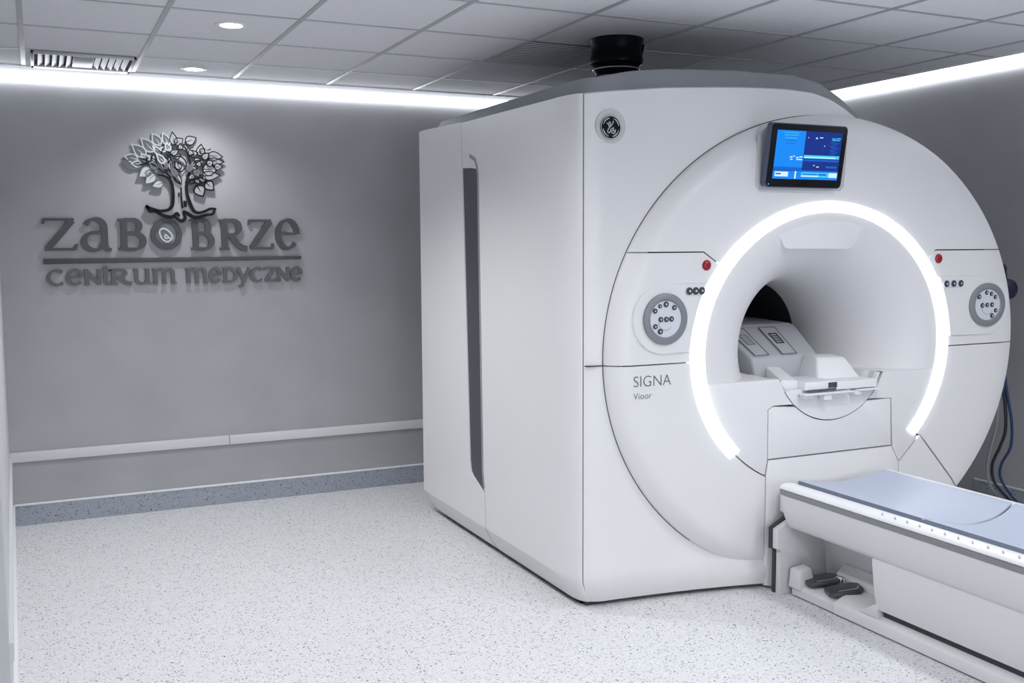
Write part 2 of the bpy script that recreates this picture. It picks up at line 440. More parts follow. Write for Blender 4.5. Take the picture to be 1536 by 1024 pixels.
# tree, traced in a 1280 x 1024 sketch grid
KX, KY = 0.598, 0.617
def tp(p): return (345 + (p[0]) * KX, 800 - (p[1]) * KY) 
def tpl(pts, n=5): return [tp(p) for p in smooth_path([(a, b) for a, b in [q if len(q) == 2 else q[:2] for q in pts]], n)] if n > 1 else [tp(p) for p in pts]
def leaf_outline(b, t, w, n=7, hook=0.0):
    b = Vector(b); t = Vector(t); d = t - b; nn = Vector((-d.y, d.x)).normalized()
    L = [b + d * s + nn * (w / 2) * math.sin(PI * s ** 0.75) + nn * hook * s * s for s in [i / n for i in range(n + 1)]]
    R_ = [b + d * s - nn * (w / 2) * math.sin(PI * s ** 0.75) + nn * hook * s * s for s in [i / n for i in range(n + 1)]]
    return [tuple(p) for p in L] + [tuple(p) for p in R_[-2:0:-1]]
leaves = [  # base, tip, width, style
    ((300, 350), (178, 322), 80, 'L'), ((290, 420), (152, 372), 86, 'M'), ((372, 320), (250, 210), 96, 'L'), ((330, 390), (240, 390), 60, 'L'),
    ((450, 270), (335, 152), 96, 'L'), ((400, 360), (330, 300), 60, 'L'), ((510, 210), (440, 104), 84, 'L'), ((520, 300), (440, 220), 60, 'L'),
    ((590, 210), (535, 92), 70, 'L'), ((470, 380), (400, 310), 50, 'L'), ((640, 205), (626, 82), 70, 'G'), ((650, 195), (722, 140), 80, 'G'),
    ((745, 175), (850, 128), 86, 'G'), ((770, 290), (862, 268), 66, 'G'), ((880, 300), (896, 186), 78, 'G'), ((880, 270), (930, 230), 50, 'G'),
    ((955, 290), (1098, 300), 84, 'G'), ((950, 345), (1108, 350), 70, 'G'), ((900, 420), (1035, 435), 120, 'G'), ((880, 490), (1068, 478), 86, 'G'),
    ((870, 480), (925, 555), 66, 'G'), ((840, 580), (896, 684), 110, 'D'), ((925, 545), (1000, 622), 96, 'D'), ((790, 410), (850, 440), 50, 'G'),
    ((420, 425), (300, 510), 96, 'S'), ((450, 480), (358, 575), 86, 'S'), ((525, 560), (416, 598), 70, 'S'), ((400, 480), (370, 455), 60, 'S'),
    ((590, 450), (545, 320), 62, 'G'), ((600, 470), (585, 300), 46, 'G'), ((690, 570), (612, 440), 60, 'G'), ((600, 300), (680, 240), 54, 'G'),
    ((690, 430), (640, 360), 60, 'G'), ((760, 250), (700, 190), 50, 'G'), ((820, 480), (760, 520), 46, 'G'), ((830, 560), (860, 520), 50, 'D'),
    ((1010, 400), (1090, 395), 60, 'G'), ((560, 250), (500, 250), 40, 'L'),
    ((640, 330), (690, 290), 46, 'G'), ((820, 350), (880, 330), 46, 'G'), ((800, 300), (780, 240), 44, 'G'), ((700, 250), (690, 190), 44, 'G'), ((850, 400), (880, 350), 44, 'G'),
    ((560, 430), (500, 330), 60, 'M'), ((540, 380), (470, 290), 56, 'L'), ((470, 430), (400, 380), 56, 'M'), ((650, 500), (600, 420), 50, 'M'), ((590, 260), (560, 190), 50, 'L'), ((750, 450), (800, 380), 50, 'M'), ((900, 330), (960, 270), 56, 'G'), ((940, 380), (1000, 350), 60, 'G'), ((810, 470), (870, 445), 44, 'M')]
fills = {'L': TREEM, 'M': TREEM, 'G': TREEG, 'D': TREEG, 'S': TREEL}
lines = {'L': (TREEL, 13), 'M': (TREEM, 12), 'G': (TREED, 8.5), 'D': (TREED, 13), 'S': (TREEM, 9)}
emb = bpy.data.objects.new('tree_emblem', None); COL.objects.link(emb); emb.parent = sign
emb['label'] = 'silver and black leafy tree with roots'
for i, (b, t, w, st) in enumerate(leaves):
    lift = 0.013 + 0.0004 * i
    out = leaf_outline(b, t, w)
    bm = bmesh.new(); plate(bm, [tp(p) for p in out], on_wall(lift), 0.008)
    m2, lw = lines[st]
    ribbon(bm, [tp(p) for p in out + out[:1]], lw * KX, on_wall(lift + .002), 0.006, mi=1)
    mid = [tp((b[0] + (t[0] - b[0]) * s, b[1] + (t[1] - b[1]) * s)) for s in (0, .35, .62)]
    ribbon(bm, mid, [lw * KX * .7, lw * KX * .6, 1.0], on_wall(lift + .002), 0.006, mi=1)
    obj('leaf', bm, [fills[st], m2], emb)
# trunk: pale fill with black outlines, branches and roots
bm = bmesh.new()
trunk = [(350, 780), (420, 815), (480, 828), (560, 818), (603, 780), (612, 700), (612, 630), (605, 570), (580, 525), (520, 470), (480, 380), (560, 330), (640, 430), (690, 520), (735, 440), (780, 330), (800, 420), (800, 480), (750, 570), (738, 630), (748, 690), (775, 770), (800, 820), (840, 840), (900, 830), (960, 802), (1018, 800), (985, 850), (900, 868), (820, 885), (760, 900), (700, 925), (640, 905), (590, 885), (520, 870), (440, 832), (385, 832)]
plate(bm, [tp(p) for p in trunk], on_wall(.0125), .011)
obj('trunk', bm, TREEG, emb)
strokes = [
    ([(352, 778), (385, 800), (430, 815), (490, 828), (560, 815), (598, 775), (610, 710), (612, 640), (604, 575), (580, 525), (530, 497), (470, 488)], [26, 30, 30, 28, 30, 32, 30, 26, 26, 26, 18, 10]),
    ([(1018, 802), (960, 803), (905, 828), (842, 842), (800, 820), (774, 765), (752, 695), (740, 625), (746, 570), (790, 528), (850, 508), (905, 500)], [16, 24, 26, 28, 30, 32, 28, 26, 24, 22, 18, 12]),
    ([(362, 785), (388, 832), (440, 834), (520, 872), (592, 884), (640, 850), (662, 880)], [22, 26, 24, 32, 34, 30, 20]),
    ([(620, 880), (655, 908), (690, 922), (718, 890), (700, 838)], [20, 26, 32, 26, 14]),
    ([(700, 830), (735, 845), (790, 880), (850, 884), (920, 862), (985, 852), (1002, 808)], [24, 34, 34, 34, 28, 22, 16]),
    ([(698, 800), (690, 740), (688, 670), (690, 600)], [14, 14, 12, 8]), ([(666, 652), (667, 692)], [12, 12]), ([(722, 730), (724, 788)], [34, 22]),
    ([(600, 515), (560, 470), (528, 400), (514, 310), (535, 240), (585, 215)], [14, 14, 13, 12, 11, 9]), ([(560, 250), (590, 275), (625, 305), (690, 310), (735, 345), (745, 395), (722, 430), (690, 455), (648, 430)], 11),
    ([(695, 575), (645, 530), (612, 480), (618, 440), (640, 410)], 11), ([(732, 560), (770, 470), (786, 390), (770, 320), (748, 240), (715, 200)], [14, 14, 14, 14, 12, 9]), ([(560, 460), (575, 380), (600, 330), (560, 290)], 9),
    ([(600, 235), (640, 245), (690, 240)], 10), ([(740, 500), (800, 440), (850, 420)], 8), ([(800, 385), (850, 345), (905, 340), (965, 322)], 10), ([(890, 360), (905, 420)], 9), ([(470, 300), (465, 350), (470, 400)], 14), ([(430, 300), (420, 360)], 12), ([(380, 330), (375, 380)], 12),
    ([(330, 340), (420, 375), (480, 400)], 10), ([(310, 400), (420, 390), (540, 470)], 12), ([(660, 378), (690, 372)], 10), ([(770, 570), (820, 560), (880, 560), (940, 520)], 14), ([(950, 245), (985, 230)], 9), ([(800, 290), (830, 285)], 9)]
for pts, w in strokes:
    sp = smooth_path(pts, 5)
    ws = w if isinstance(w, list) else [w] * len(pts)
    ww = []
    for i in range(len(pts) - 1):
        for k in range(5): ww.append((ws[i] + (ws[i + 1] - ws[i]) * k / 5) * KX)
    ww.append(ws[-1] * KX)
    bm = bmesh.new(); ribbon(bm, [tp(p) for p in sp], ww, on_wall(.031), .012)
    obj('branch_line', bm, TREED, emb)

def arc(cx, cy, rx, ry, a0, a1, n=14):
    return ellipse(cx, cy, rx, ry, a0, a1, n)
def pen(pts, thick, thin, nib=20):
    """stroke widths of a broad nib"""
    w = []
    for i in range(len(pts)):
        a = pts[max(i - 1, 0)]; b = pts[min(i + 1, len(pts) - 1)]
        an = math.atan2(b[1] - a[1], b[0] - a[0]) - math.radians(nib)
        w.append(thin + (thick - thin) * abs(math.sin(an)))
    return w
def dens(pts, n=3):
    out = []
    for i in range(len(pts) - 1):
        for k in range(n):
            out.append((pts[i][0] + (pts[i + 1][0] - pts[i][0]) * k / n, pts[i][1] + (pts[i + 1][1] - pts[i][1]) * k / n))
    return out + [pts[-1]]
# glyphs in a 1 x 1 box
def serif(x, y, s=.16): return [(x - s, y), (x + s, y)]
GL = {
 'Z': [('t', [(.03, .97), (.95, .97)]), ('k', [(.90, .95), (.12, .05)]), ('t', [(.05, .035), (.95, .035)]), ('t', [(.05, .99), (.02, .83)]), ('t', [(.97, .01), (1.0, .20)])],
 'a': [('p', [(.10, .80)] + arc(.40, .70, .32, .29, 150, 10) + [(.72, .5), (.72, .18)] + arc(.86, .16, .14, .14, 180, 300, 6)), ('p', [(.72, .60), (.50, .56)] + arc(.36, .28, .33, .28, 100, 300, 12) + [(.60, .10), (.72, .26)])],
 'B': [('v', [(.22, .02), (.22, .98)]), ('t', [(.0, .97), (.30, .97)]), ('t', [(.0, .03), (.30, .03)]), ('p', [(.22, .97), (.5, .97)] + arc(.52, .76, .28, .21, 90, -90) + [(.22, .55)]), ('p', [(.22, .53), (.5, .54)] + arc(.54, .28, .40, .26, 85, -90) + [(.22, .03)])],
 'R': [('v', [(.20, .02), (.20, .98)]), ('t', [(.0, .97), (.26, .97)]), ('t', [(.02, .025), (.38, .025)]), ('p', [(.20, .97), (.44, .97)] + arc(.46, .73, .27, .24, 90, -90) + [(.20, .48)]), ('k', [(.42, .48), (.66, .16), (.82, .05), (1.0, .02)])],
 'e': [('t', [(.12, .53), (.92, .53)]), ('p', arc(.52, .51, .42, .48, 0, 322, 28))],
 'c': [('p', arc(.54, .5, .48, .48, 48, 315, 24))],
 'N': [('v', [(.16, .0), (.16, .98)]), ('k', [(.12, .97), (.86, .03)]), ('v', [(.86, .0), (.86, .98)]), ('t', [(.0, .97), (.2, .97)]), ('t', [(.72, .97), (1.0, .97)]), ('t', [(.02, .03), (.30, .03)])],
 't': [('p', [(.42, 1.22), (.40, .25)] + arc(.66, .22, .26, .2, 180, 320, 8)), ('t', [(.02, .93), (.95, .93)])],
 'U': [('p', [(.18, .97), (.18, .38)] + arc(.47, .32, .29, .30, 180, 330, 10) + [(.78, .3)]), ('v', [(.80, .98), (.80, .0)]), ('t', [(.0, .97), (.24, .97)]), ('t', [(.62, .97), (.86, .97)]), ('t', [(.76, .03), (1.0, .03)])],
 'm': [('v', [(.14, .0), (.14, .98)]), ('p', [(.14, .72)] + arc(.33, .70, .17, .27, 150, 0, 9) + [(.50, .0)]), ('p', [(.50, .72)] + arc(.69, .70, .17, .27, 150, 0, 9) + [(.86, .0)]), ('t', [(.0, .95), (.16, .97)]), ('t', [(.04, .03), (.24, .03)]), ('t', [(.40, .03), (.60, .03)]), ('t', [(.76, .03), (1.0, .03)])],
 'D': [('v', [(.20, .02), (.20, .98)]), ('t', [(.0, .97), (.3, .97)]), ('t', [(.0, .03), (.3, .03)]), ('p', [(.2, .97), (.40, .97)] + arc(.42, .5, .53, .47, 88, -88, 18) + [(.2, .03)])],
 'y': [('k', [(.10, .97), (.52, .08)]), ('p', [(.92, .97), (.52, .06), (.34, -.30), (.12, -.36)]), ('t', [(.0, .97), (.24, .97)]), ('t', [(.78, .97), (1.0, .97)])],
}
def glyph(ch, x, y, w, h, thick, thin, lift, m, name='letter'):
    bm = bmesh.new()
    for q, (kind, pts) in enumerate(GL[ch]):
        P = dens([(x + a * w, y + b * h) for a, b in pts], 3 if kind != 'p' else 1)
        if kind == 't': ws = thin
        elif kind in 'vk': ws = thick
        else: ws = pen(P, thick, thin)
        ribbon(bm, P, ws, on_wall(lift + .0003 * q), lift + .0003 * q - .001)
    return obj(name, bm, m, sign)
# upper word; sketch pixels -> mm on the wall (1097 mm wide bar = 1349 px)
q = 1463 / 1349.0
row1 = [('Z', 90, 250), ('a', 282, 432), ('B', 456, 592), ('B', 828, 947), ('R', 978, 1132), ('Z', 1142, 1276), ('e', 1294, 1422)]
HT = 180.0; Y1 = 62.0
for ch, a, b in row1:
    glyph(ch, (a - 88) * q, Y1, (b - a) * q, HT, 36, 15, .018, LETTER)
# the O: thick ring with a leaf inside
bm = bmesh.new()
ox, oy = (702 - 88) * q, Y1 + HT / 2 + 2
ring = arc(ox, oy, 73, 77, 0, 360, 48)
ribbon(bm, ring, 31, on_wall(.018), .017)
obj('letter', bm, LETTER, sign)
bm = bmesh.new()
lf = [(-38, 22), (-14, 34), (20, 12), (30, -22), (4, -44), (-22, -30), (-36, -2), (-38, 22)]
ribbon(bm, [(ox + a, oy + b) for a, b in smooth_path(lf, 4)] , 11, on_wall(.016), .015)
ribbon(bm, [(ox - 20, oy + 8), (ox + 6, oy - 12), (ox + 26, oy - 32)], [8, 11, 9], on_wall(.0165), .0155)
ribbon(bm, [(ox - 18, oy + 8), (ox - 6, oy - 24), (ox + 10, oy - 26)], [6, 10, 8], on_wall(.0165), .0155)
obj('leaf_mark', bm, TREEL, sign)
bm = bmesh.new(); plate(bm, [(0, -15), (0, 15), (1463, 19), (1463, 2), (1450, -1)], on_wall(.016), .015, .002)
obj('underline_bar', bm, LETTER, sign)
row2 = [('c', 103, 186), ('e', 192, 276), ('N', 280, 366), ('t', 364, 418), ('R', 402, 516), ('U', 524, 616), ('m', 620, 746), ('m', 792, 916), ('e', 920, 984), ('D', 992, 1070), ('y', 1072, 1144), ('c', 1148, 1218), ('Z', 1222, 1290), ('N', 1294, 1368), ('e', 1376, 1436)]
for ch, a, b in row2:
    glyph(ch, (a - 88) * q, -134.0, (b - a) * q, 84, 23, 11, .016, LETTER2)

# ------------------------------------------------------------------ scanner
mri = thing('mri_scanner', 'large white MRI scanner with a glowing white ring around its bore', 'MRI scanner')
CX, CZc = 3.343, 1.094      # disc centre
DRX, DRZ = 1.196, 1.072
RXc, RZc = 3.315, 1.094     # ring centre
DY = 3.60                   # disc face
BFY = 3.67                  # body face
SXp = 2.02                  # body side plane

topc = [(2.02, 2.185), (2.045, 2.198), (2.224, 2.220), (2.455, 2.245), (2.70, 2.262), (2.913, 2.273), (3.10, 2.277), (3.255, 2.270), (3.36, 2.246), (3.437, 2.213), (3.541, 2.157), (3.669, 2.080), (3.85, 1.95), (4.05, 1.72), (4.15, 1.55), (4.30, 1.2)]
def top_at(x):
    for (a, za), (b, zb) in zip(topc, topc[1:]):
        if a <= x <= b: return za + (zb - za) * (x - a) / (b - a)
    return topc[-1][1]
TB = .02
# front cover
xs = [2.067 + (3.66 - 2.067) * i / 56 for i in range(57)] + [3.72, 3.8, 3.9, 4.0, 4.1, 4.15]
zf = [0, .035, .075, .11, .135, .16, .25, .4, .6, .8, 1.0, 1.2, 1.4, 1.6, 1.8, 1.95, 2.05]
def front_y(x, z):
    t = min(max((x - 2.05) / .9, 0), 1)
    k = max(0, 1 - (z - TB) / .125)
    rd = .022 * max(0, (2.15 - x) / .083) ** 2
    return BFY + rd - .10 * t * t * max(0, min(1, 1.6 - z / .13)) + (.055 - .02 * t) * k ** 1.3
bm = bmesh.new(); grid = []
for x in xs:
    tz = top_at(x); col = []
    zz = [TB + z for z in zf if z + TB < tz - .05]
    zz += [tz - .05 + .03 * 1, tz - .006, tz] 
    while len(zz) < len(zf) + 3: zz.insert(-3, zz[-4] + (zz[-3] - zz[-4]) * .5)
    for i, z in enumerate(zz):
        y = front_y(x, z)
        if i == len(zz) - 1: y += .012
        xk = .055 * max(0, 1 - (z - TB) / .115) ** 1.2 * max(0, 1 - (x - 2.067) / .3)
        col.append(bm.verts.new((x + xk, y, z)))
    col.append(bm.verts.new((x, BFY + .10, tz + .002)))
    grid.append(col)
for a, b in zip(grid, grid[1:]):
    for i in range(len(a) - 1): bm.faces.new((a[i], b[i], b[i + 1], a[i + 1]))
grid_edges = [bm.edges.get((grid[0][i], grid[0][i + 1])) for i in range(len(grid[0]) - 1)]
le = [e for e in grid_edges if e.is_valid]
r = bmesh.ops.extrude_edge_only(bm, edges=le)
for v in [v for v in r['geom'] if isinstance(v, bmesh.types.BMVert)]: v.co.y += .03; v.co.x += .002
hole = [f for f in bm.faces if ((f.calc_center_median().x - CX) / (DRX - .12)) ** 2 + ((f.calc_center_median().z - CZc) / (DRZ - .12)) ** 2 < 1 and f.calc_center_median().z > .16]
bmesh.ops.delete(bm, geom=hole, context='FACES')
obj('front_cover', bm, WHITE, mri, 40)

# side cover: front corner round to the slot, skirt tucked under
def side_loop():
    pts = [(2.064, BFY + .05), (2.062, BFY + .024)]
    for i in range(1, 9):
        a = PI / 2 * i / 8
        pts.append((2.062 - .042 * math.sin(a), BFY + .024 + .17 * (1 - math.cos(a))))
    return pts
def cover_from(plan, zrows, top_fn):
    b = bmesh.new(); g = []
    for x, y in plan:
        nx, ny = (-1, 0)
        col = []
        for z in zrows:
            zz = z if z < 2 else top_fn(x, y) + (z - 2.2)
            k = max(0, 1 - (zz - TB) / .115) if zz < TB + .115 else 0
            ins = .065 * k ** 1.2
            fy = 0.05 * k ** 1.2 * max(0, min(1, (BFY + .16 - y) / .14))
            col.append(b.verts.new((x + ins, y + fy, zz)))
        g.append(col)
    for a, c in zip(g, g[1:]):
        for i in range(len(a) - 1): b.faces.new((a[i], c[i], c[i + 1], a[i + 1]))
    return b, g
zrows = [TB, .05, .085, .115, .135, .16, .6, 1.2, 1.8, 2.15, 2.19, 2.2]
stop = lambda x, y: 2.198 + .014 * min(1, max(0, (y - 3.8) / 1.0)) - .0
plan = side_loop()
bm, g = cover_from(plan, zrows, stop)
# flat part of the side with the slot cut out
def flat_side(b, poly):
    f = [b.verts.new((SXp, y, z)) for y, z in poly]
    bk = [b.verts.new((SXp + .03, y, z)) for y, z in poly]
    b.faces.new(f)
    n = len(f)
    for i in range(n): b.faces.new((f[i], f[(i + 1) % n], bk[(i + 1) % n], bk[i]))
yf = plan[-1][1]
spoly = [(yf, .135), (4.630, .135), (4.636, .318), (4.652, .335), (4.668, .42), (4.70, 1.93), (4.712, 1.985), (4.74, 2.02), (4.905, 2.075), (4.908, 2.210), (yf, 2.198)]
flat_side(bm, spoly)
def skirt(b, y0, y1, n=6, taper=False):
    g = []
    for i in range(n + 1):
        y = y0 + (y1 - y0) * i / n; c = []
        for z in (.135, .115, .085, .05, TB):
            k = max(0, 1 - (z - TB) / .115)
            c.append(b.verts.new((SXp + .065 * k ** 1.2, y, z)))
        g.append(c)
    for a, c in zip(g, g[1:]):
        for k in range(4): b.faces.new((a[k], c[k], c[k + 1], a[k + 1]))
skirt(bm, yf, 4.628)
obj('side_cover', bm, WHITE, mri, 30)
bm = bmesh.new()
BACKY = 5.50
rpoly = [(4.636, .135), (BACKY, .135), (BACKY, 2.232), (4.914, 2.214), (4.910, 2.075), (4.905, 1.99), (4.835, .45), (4.822, .395), (4.795, .375), (4.642, .312)]
flat_side(bm, rpoly)
skirt(bm, 4.634, BACKY)
box(bm, (SXp + .001, BACKY, .135), (4.15, BACKY + .05, 1.5)) ; box(bm, (SXp + .001, BACKY, 1.5), (3.4, BACKY + .05, 2.23))
obj('rear_cover', bm, WHITE, mri, 30)
bm = bmesh.new(); box(bm, (4.13, BFY + .03, .02), (4.15, BACKY, 1.53), .004); obj('side_cover', bm, WHITE, mri)
# slot
bm = bmesh.new(); plate(bm, [(4.60, .28), (4.95, .28), (4.95, 2.10), (4.60, 2.10)], YZ(SXp + .006), .02); obj('slot_panel', bm, SLOTM, mri)
bm = bmesh.new(); ribbon(bm, [(4.648, .34), (4.664, .42), (4.696, 1.93), (4.708, 1.975), (4.733, 2.01), (4.80, 2.033)], .018, YZ(SXp - .002), .02); obj('slot_highlight', bm, SLOTHL, mri)  # pale strip imitating the highlight on the slot's bevelled edge
bm = bmesh.new(); plate(bm, [(4.716, 1.962), (4.722, 1.995), (4.748, 2.022), (4.904, 2.073), (4.904, 1.978), (4.80, 1.972)], YZ(SXp + .002), .01); obj('slot_bevel', bm, WHITE, mri)
# inner dark core behind the covers
bm = bmesh.new(); box(bm, (SXp + .085, BFY + .12, .0), (4.10, 5.44, .7))
bmesh.ops.delete(bm, geom=[f for f in bm.faces if abs(f.normal.y) > .9], context='FACES_ONLY')
obj('base_core', bm, DARKGAP, mri, normals=True)
def backing(poly, to3, d):
    b = bmesh.new(); plate(b, poly, to3, d); obj('gap_backing', b, DARKGAP, mri)
backing([(SXp + .095, .0), (2.9, 0), (2.9, .12), (SXp + .095, .12)], XZ(BFY + .085), .02)
backing( [(2.06, .12), (2.12, .12), (2.12, 2.17), (2.06, 2.17)], XZ(BFY + .045), .02)
backing([(4.58, .03), (4.70, .03), (4.70, .12), (4.58, .12)], YZ(SXp + .075), .01)
backing([(4.60, .1), (4.66, .1), (4.66, .33), (4.60, .33)], YZ(SXp + .025), .01)
backing([(4.88, 2.05), (4.94, 2.05), (4.94, 2.19), (4.88, 2.19)], YZ(SXp + .025), .01)
# cap on top
bm = bmesh.new(); g = []
capx = [(2.075, .0), (2.10, .065), (2.30, .085), (2.51, .085), (2.86, .08), (3.20, .078), (3.36, .078), (3.48, .075), (3.60, .065), (3.70, .055), (3.80, .04), (3.9, 0.01), (4.0, .01), (4.149, .01)]
for y, ins, sh in ((BFY + .06, 0, .10), (BFY + .07, 0, .062), (BFY + .09, 0, .035), (BFY + .13, 0, .014), (BFY + .20, .0, .003), (4.6, .0, 0), (5.40, .0, 0), (5.46, .02, 0)):
    lo, hi = [], []
    for x, dz in capx:
        zt = top_at(x)
        xo_ = x + sh * max(0, (2.5 - x) / .425)
        lo.append(bm.verts.new((xo_, y, zt - .03)))
        fr = .012 if y < BFY + .065 else 0
        yy = y
        hi.append(bm.verts.new((xo_, yy, max(zt - .03 + .001, (zt if x > 2.15 else 2.21) + (dz - fr if dz > .02 else 0)) + .0 - (.03 if ins else 0))))
    g.append((lo, hi))
for (l0, h0), (l1, h1) in zip(g, g[1:]):
    for i in range(len(l0) - 1): bm.faces.new((h0[i], h1[i], h1[i + 1], h0[i + 1]))
    bm.faces.new((l0[0], h0[0], h1[0], l1[0])); bm.faces.new((l0[-1], l1[-1], h1[-1], h0[-1]))
for k in (0, -1):
    l, h = g[k]
    for i in range(len(l) - 1): bm.faces.new((l[i], l[i + 1], h[i + 1], h[i]))
obj('top_cap', bm, CAPM, mri, 40)

# front disc, cut into panels
AIX, AIZ = .735, .655
def disc_bm():
    b = bmesh.new(); n = 144; g = []
    rows = [(-.004, .04), (0, .004), (.006, 0), (.2, 0), (.45, 0), (.70, 0), (.78, .0), (.83, .004), (.88, .012), (.93, .026), (.97, .040), (.99, .05), (1.0, .058), (1.0, .09), (1.0, .40)]
    for t, dy in rows:
        row = []
        for k in range(n):
            a = 2 * PI * k / n
            xi, zi = RXc + AIX * math.cos(a), RZc + AIZ * math.sin(a)
            xo, zo = CX + (DRX + .016 * max(0, math.cos(a))) * math.cos(a), CZc + DRZ * math.sin(a)
            fr_ = 1.0 if t > 1 - 1e-6 and dy > .06 else .25 + .75 * min(1, max(0, .5 - .9 * math.cos(a)))
            row.append(b.verts.new((xi + (xo - xi) * t, DY + dy * fr_, zi + (zo - zi) * t)))
        g.append(row)
    for a, c in zip(g, g[1:]):
        for k in range(n): b.faces.new((a[k], a[(k + 1) % n], c[(k + 1) % n], c[k]))
    return b
def cut(b, p, nrm):
    """keep the side the normal points away from"""
    bmesh.ops.bisect_plane(b, geom=b.verts[:] + b.edges[:] + b.faces[:], plane_co=Vector((p[0], 0, p[1])), plane_no=Vector((nrm[0], 0, nrm[1])), clear_outer=True, dist=1e-6)
    return b
def rims(b, depth=.02):
    """give cut edges a lip that turns back into the gap"""
    es = [e for e in b.edges if len(e.link_faces) == 1 and max(v.co.y for v in e.verts) < DY + .07]
    if not es: return b
    r = bmesh.ops.extrude_edge_only(b, edges=es)
    for v in [v for v in r['geom'] if isinstance(v, bmesh.types.BMVert)]: v.co.y += depth
    return b
def merge(b, other):
    me = bpy.data.meshes.new('m'); other.to_mesh(me); other.free(); b.from_mesh(me); bpy.data.meshes.remove(me)
    return b
Gp = .0028
ZU, ZL = 1.547, 1.068
def nrm(a, b):
    d = Vector((b[0] - a[0], b[1] - a[1])).normalized(); return (-d.y, d.x)
dl = nrm((2.604, ZU), (2.72, 1.472))       # points up right
dr = nrm((3.90, 1.472), (3.985, ZU))       # points up left
up_ = cut(disc_bm(), (0, ZU + Gp * .0), (0, -1))
a = cut(cut(cut(disc_bm(), (0, ZU), (0, 1)), (3.3, 0), (1, 0)), (2.604 + Gp, ZU), (-dl[0], -dl[1])); a = cut(a, (0, 1.3), (0, -1)); merge(up_, a)
a = cut(cut(cut(disc_bm(), (0, ZU), (0, 1)), (3.3, 0), (-1, 0)), (3.985 - Gp, ZU), (-dr[0], -dr[1])); a = cut(a, (0, 1.3), (0, -1)); merge(up_, a)
bmesh.ops.remove_doubles(up_, verts=up_.verts, dist=1e-5)
obj('upper_front_panel', up_, WHITE, mri, 30)
a = cut(cut(cut(cut(disc_bm(), (0, ZU - 2 * Gp), (0, 1)), (0, ZL + Gp), (0, -1)), (3.3, 0), (1, 0)), (2.604 - Gp, ZU - Gp), dl); obj('control_panel', rims(a), WHITE, mri, 30)
a = cut(cut(cut(cut(disc_bm(), (0, ZU - 2 * Gp), (0, 1)), (0, ZL + Gp), (0, -1)), (3.3, 0), (-1, 0)), (3.985 + Gp, ZU - Gp), dr); obj('control_panel', rims(a), WHITE, mri, 30)
a = cut(cut(disc_bm(), (0, ZL - Gp), (0, 1)), (2.9625, 0), (1, 0)); obj('lower_front_panel', rims(a), WHITE, mri, 30)
dq = nrm((3.92, .633), (4.223, .31))       # up right
a = cut(cut(cut(disc_bm(), (0, ZL - Gp), (0, 1)), (3.785, 0), (-1, 0)), (3.92 + Gp, .633 + Gp), (-dq[0], -dq[1])); obj('lower_front_panel', rims(a), WHITE, mri, 30)
dz_ = nrm((3.782, .512), (3.92, .633))
a = cut(cut(cut(cut(disc_bm(), (0, ZL - Gp), (0, 1)), (3.785, 0), (-1, 0)), (3.92 - Gp, .633 - Gp), dq), (3.785, .510), dz_); obj('lower_corner_panel', rims(a), WHITE, mri, 30)
# dark shell behind the gaps
bm = bmesh.new(); n = 96; g = []
for (rx, rz, c, dy) in ((.70, .63, (RXc, RZc), .055), (DRX - .14, DRZ - .14, (CX, CZc), .062), (DRX - .01, DRZ - .01, (CX, CZc), .085), (DRX - .01, DRZ - .01, (CX, CZc), .38)):
    g.append([bm.verts.new((c[0] + rx * math.cos(2 * PI * k / n), DY + dy, c[1] + rz * math.sin(2 * PI * k / n))) for k in range(n)])
for a, c in zip(g, g[1:]):
    for k in range(n): bm.faces.new((a[k], a[(k + 1) % n], c[(k + 1) % n], c[k]))
plate(bm, [(2.66, .955), (2.70, .75), (2.86, .52), (2.97, .05), (3.75, .05), (3.85, .50), (3.96, .72), (3.98, .955), (3.66, .955), (3.64, .90), (3.03, .90), (3.01, .955)], XZ(DY + .05), .02)
obj('inner_shell', bm, DARKGAP, mri)
# dark groove round the disc on the body
bm = bmesh.new(); p = ellipse(CX, CZc, DRX + .0018, DRZ + .0018, 62, 259, 110)
ribbon(bm, p, .003, XZ(BFY - .0015), .02); obj('panel_groove', bm, DARKGAP, mri)
bm = bmesh.new(); box(bm, (2.070, BFY - .002, 1.066), (CX - DRX + .03, BFY + .01, 1.0705)); hexa(bm, [(2.069, BFY + .0185, 1.066), (2.10, BFY + .0065, 1.066), (2.10, BFY + .02, 1.066), (2.069, BFY + .03, 1.066)], [(2.069, BFY + .0185, 1.0705), (2.10, BFY + .0065, 1.0705), (2.10, BFY + .02, 1.0705), (2.069, BFY + .03, 1.0705)])
obj('panel_groove', bm, DARKGAP, mri)

# light ring
RO, RI = (.773, .678), (.697, .628)
bm = bmesh.new(); g = []; n = 120
a0, a1 = 316.2, -134.5 + 0.0
a0, a1 = -42.5, 224.0
for k in range(n + 1):
    a = math.radians(a0 + (a1 - a0) * k / n); row = []
    for t, dy in ((0, .03), (0, -.002), (.10, -.006), (.3, -.008), (.7, -.008), (.90, -.006), (1, -.002), (1, .03)):
        rx = RI[0] + (RO[0] - RI[0]) * t; rz = RI[1] + (RO[1] - RI[1]) * t
        row.append(bm.verts.new((RXc + rx * math.cos(a), DY + dy, RZc + rz * math.sin(a))))
    g.append(row)
for a, c in zip(g, g[1:]):
    for i in range(len(a) - 1): bm.faces.new((a[i], a[i + 1], c[i + 1], c[i]))
bm.faces.new(g[0]); bm.faces.new(g[-1][::-1])
obj('light_ring', bm, RING, mri)['label'] = 'glowing white light ring'

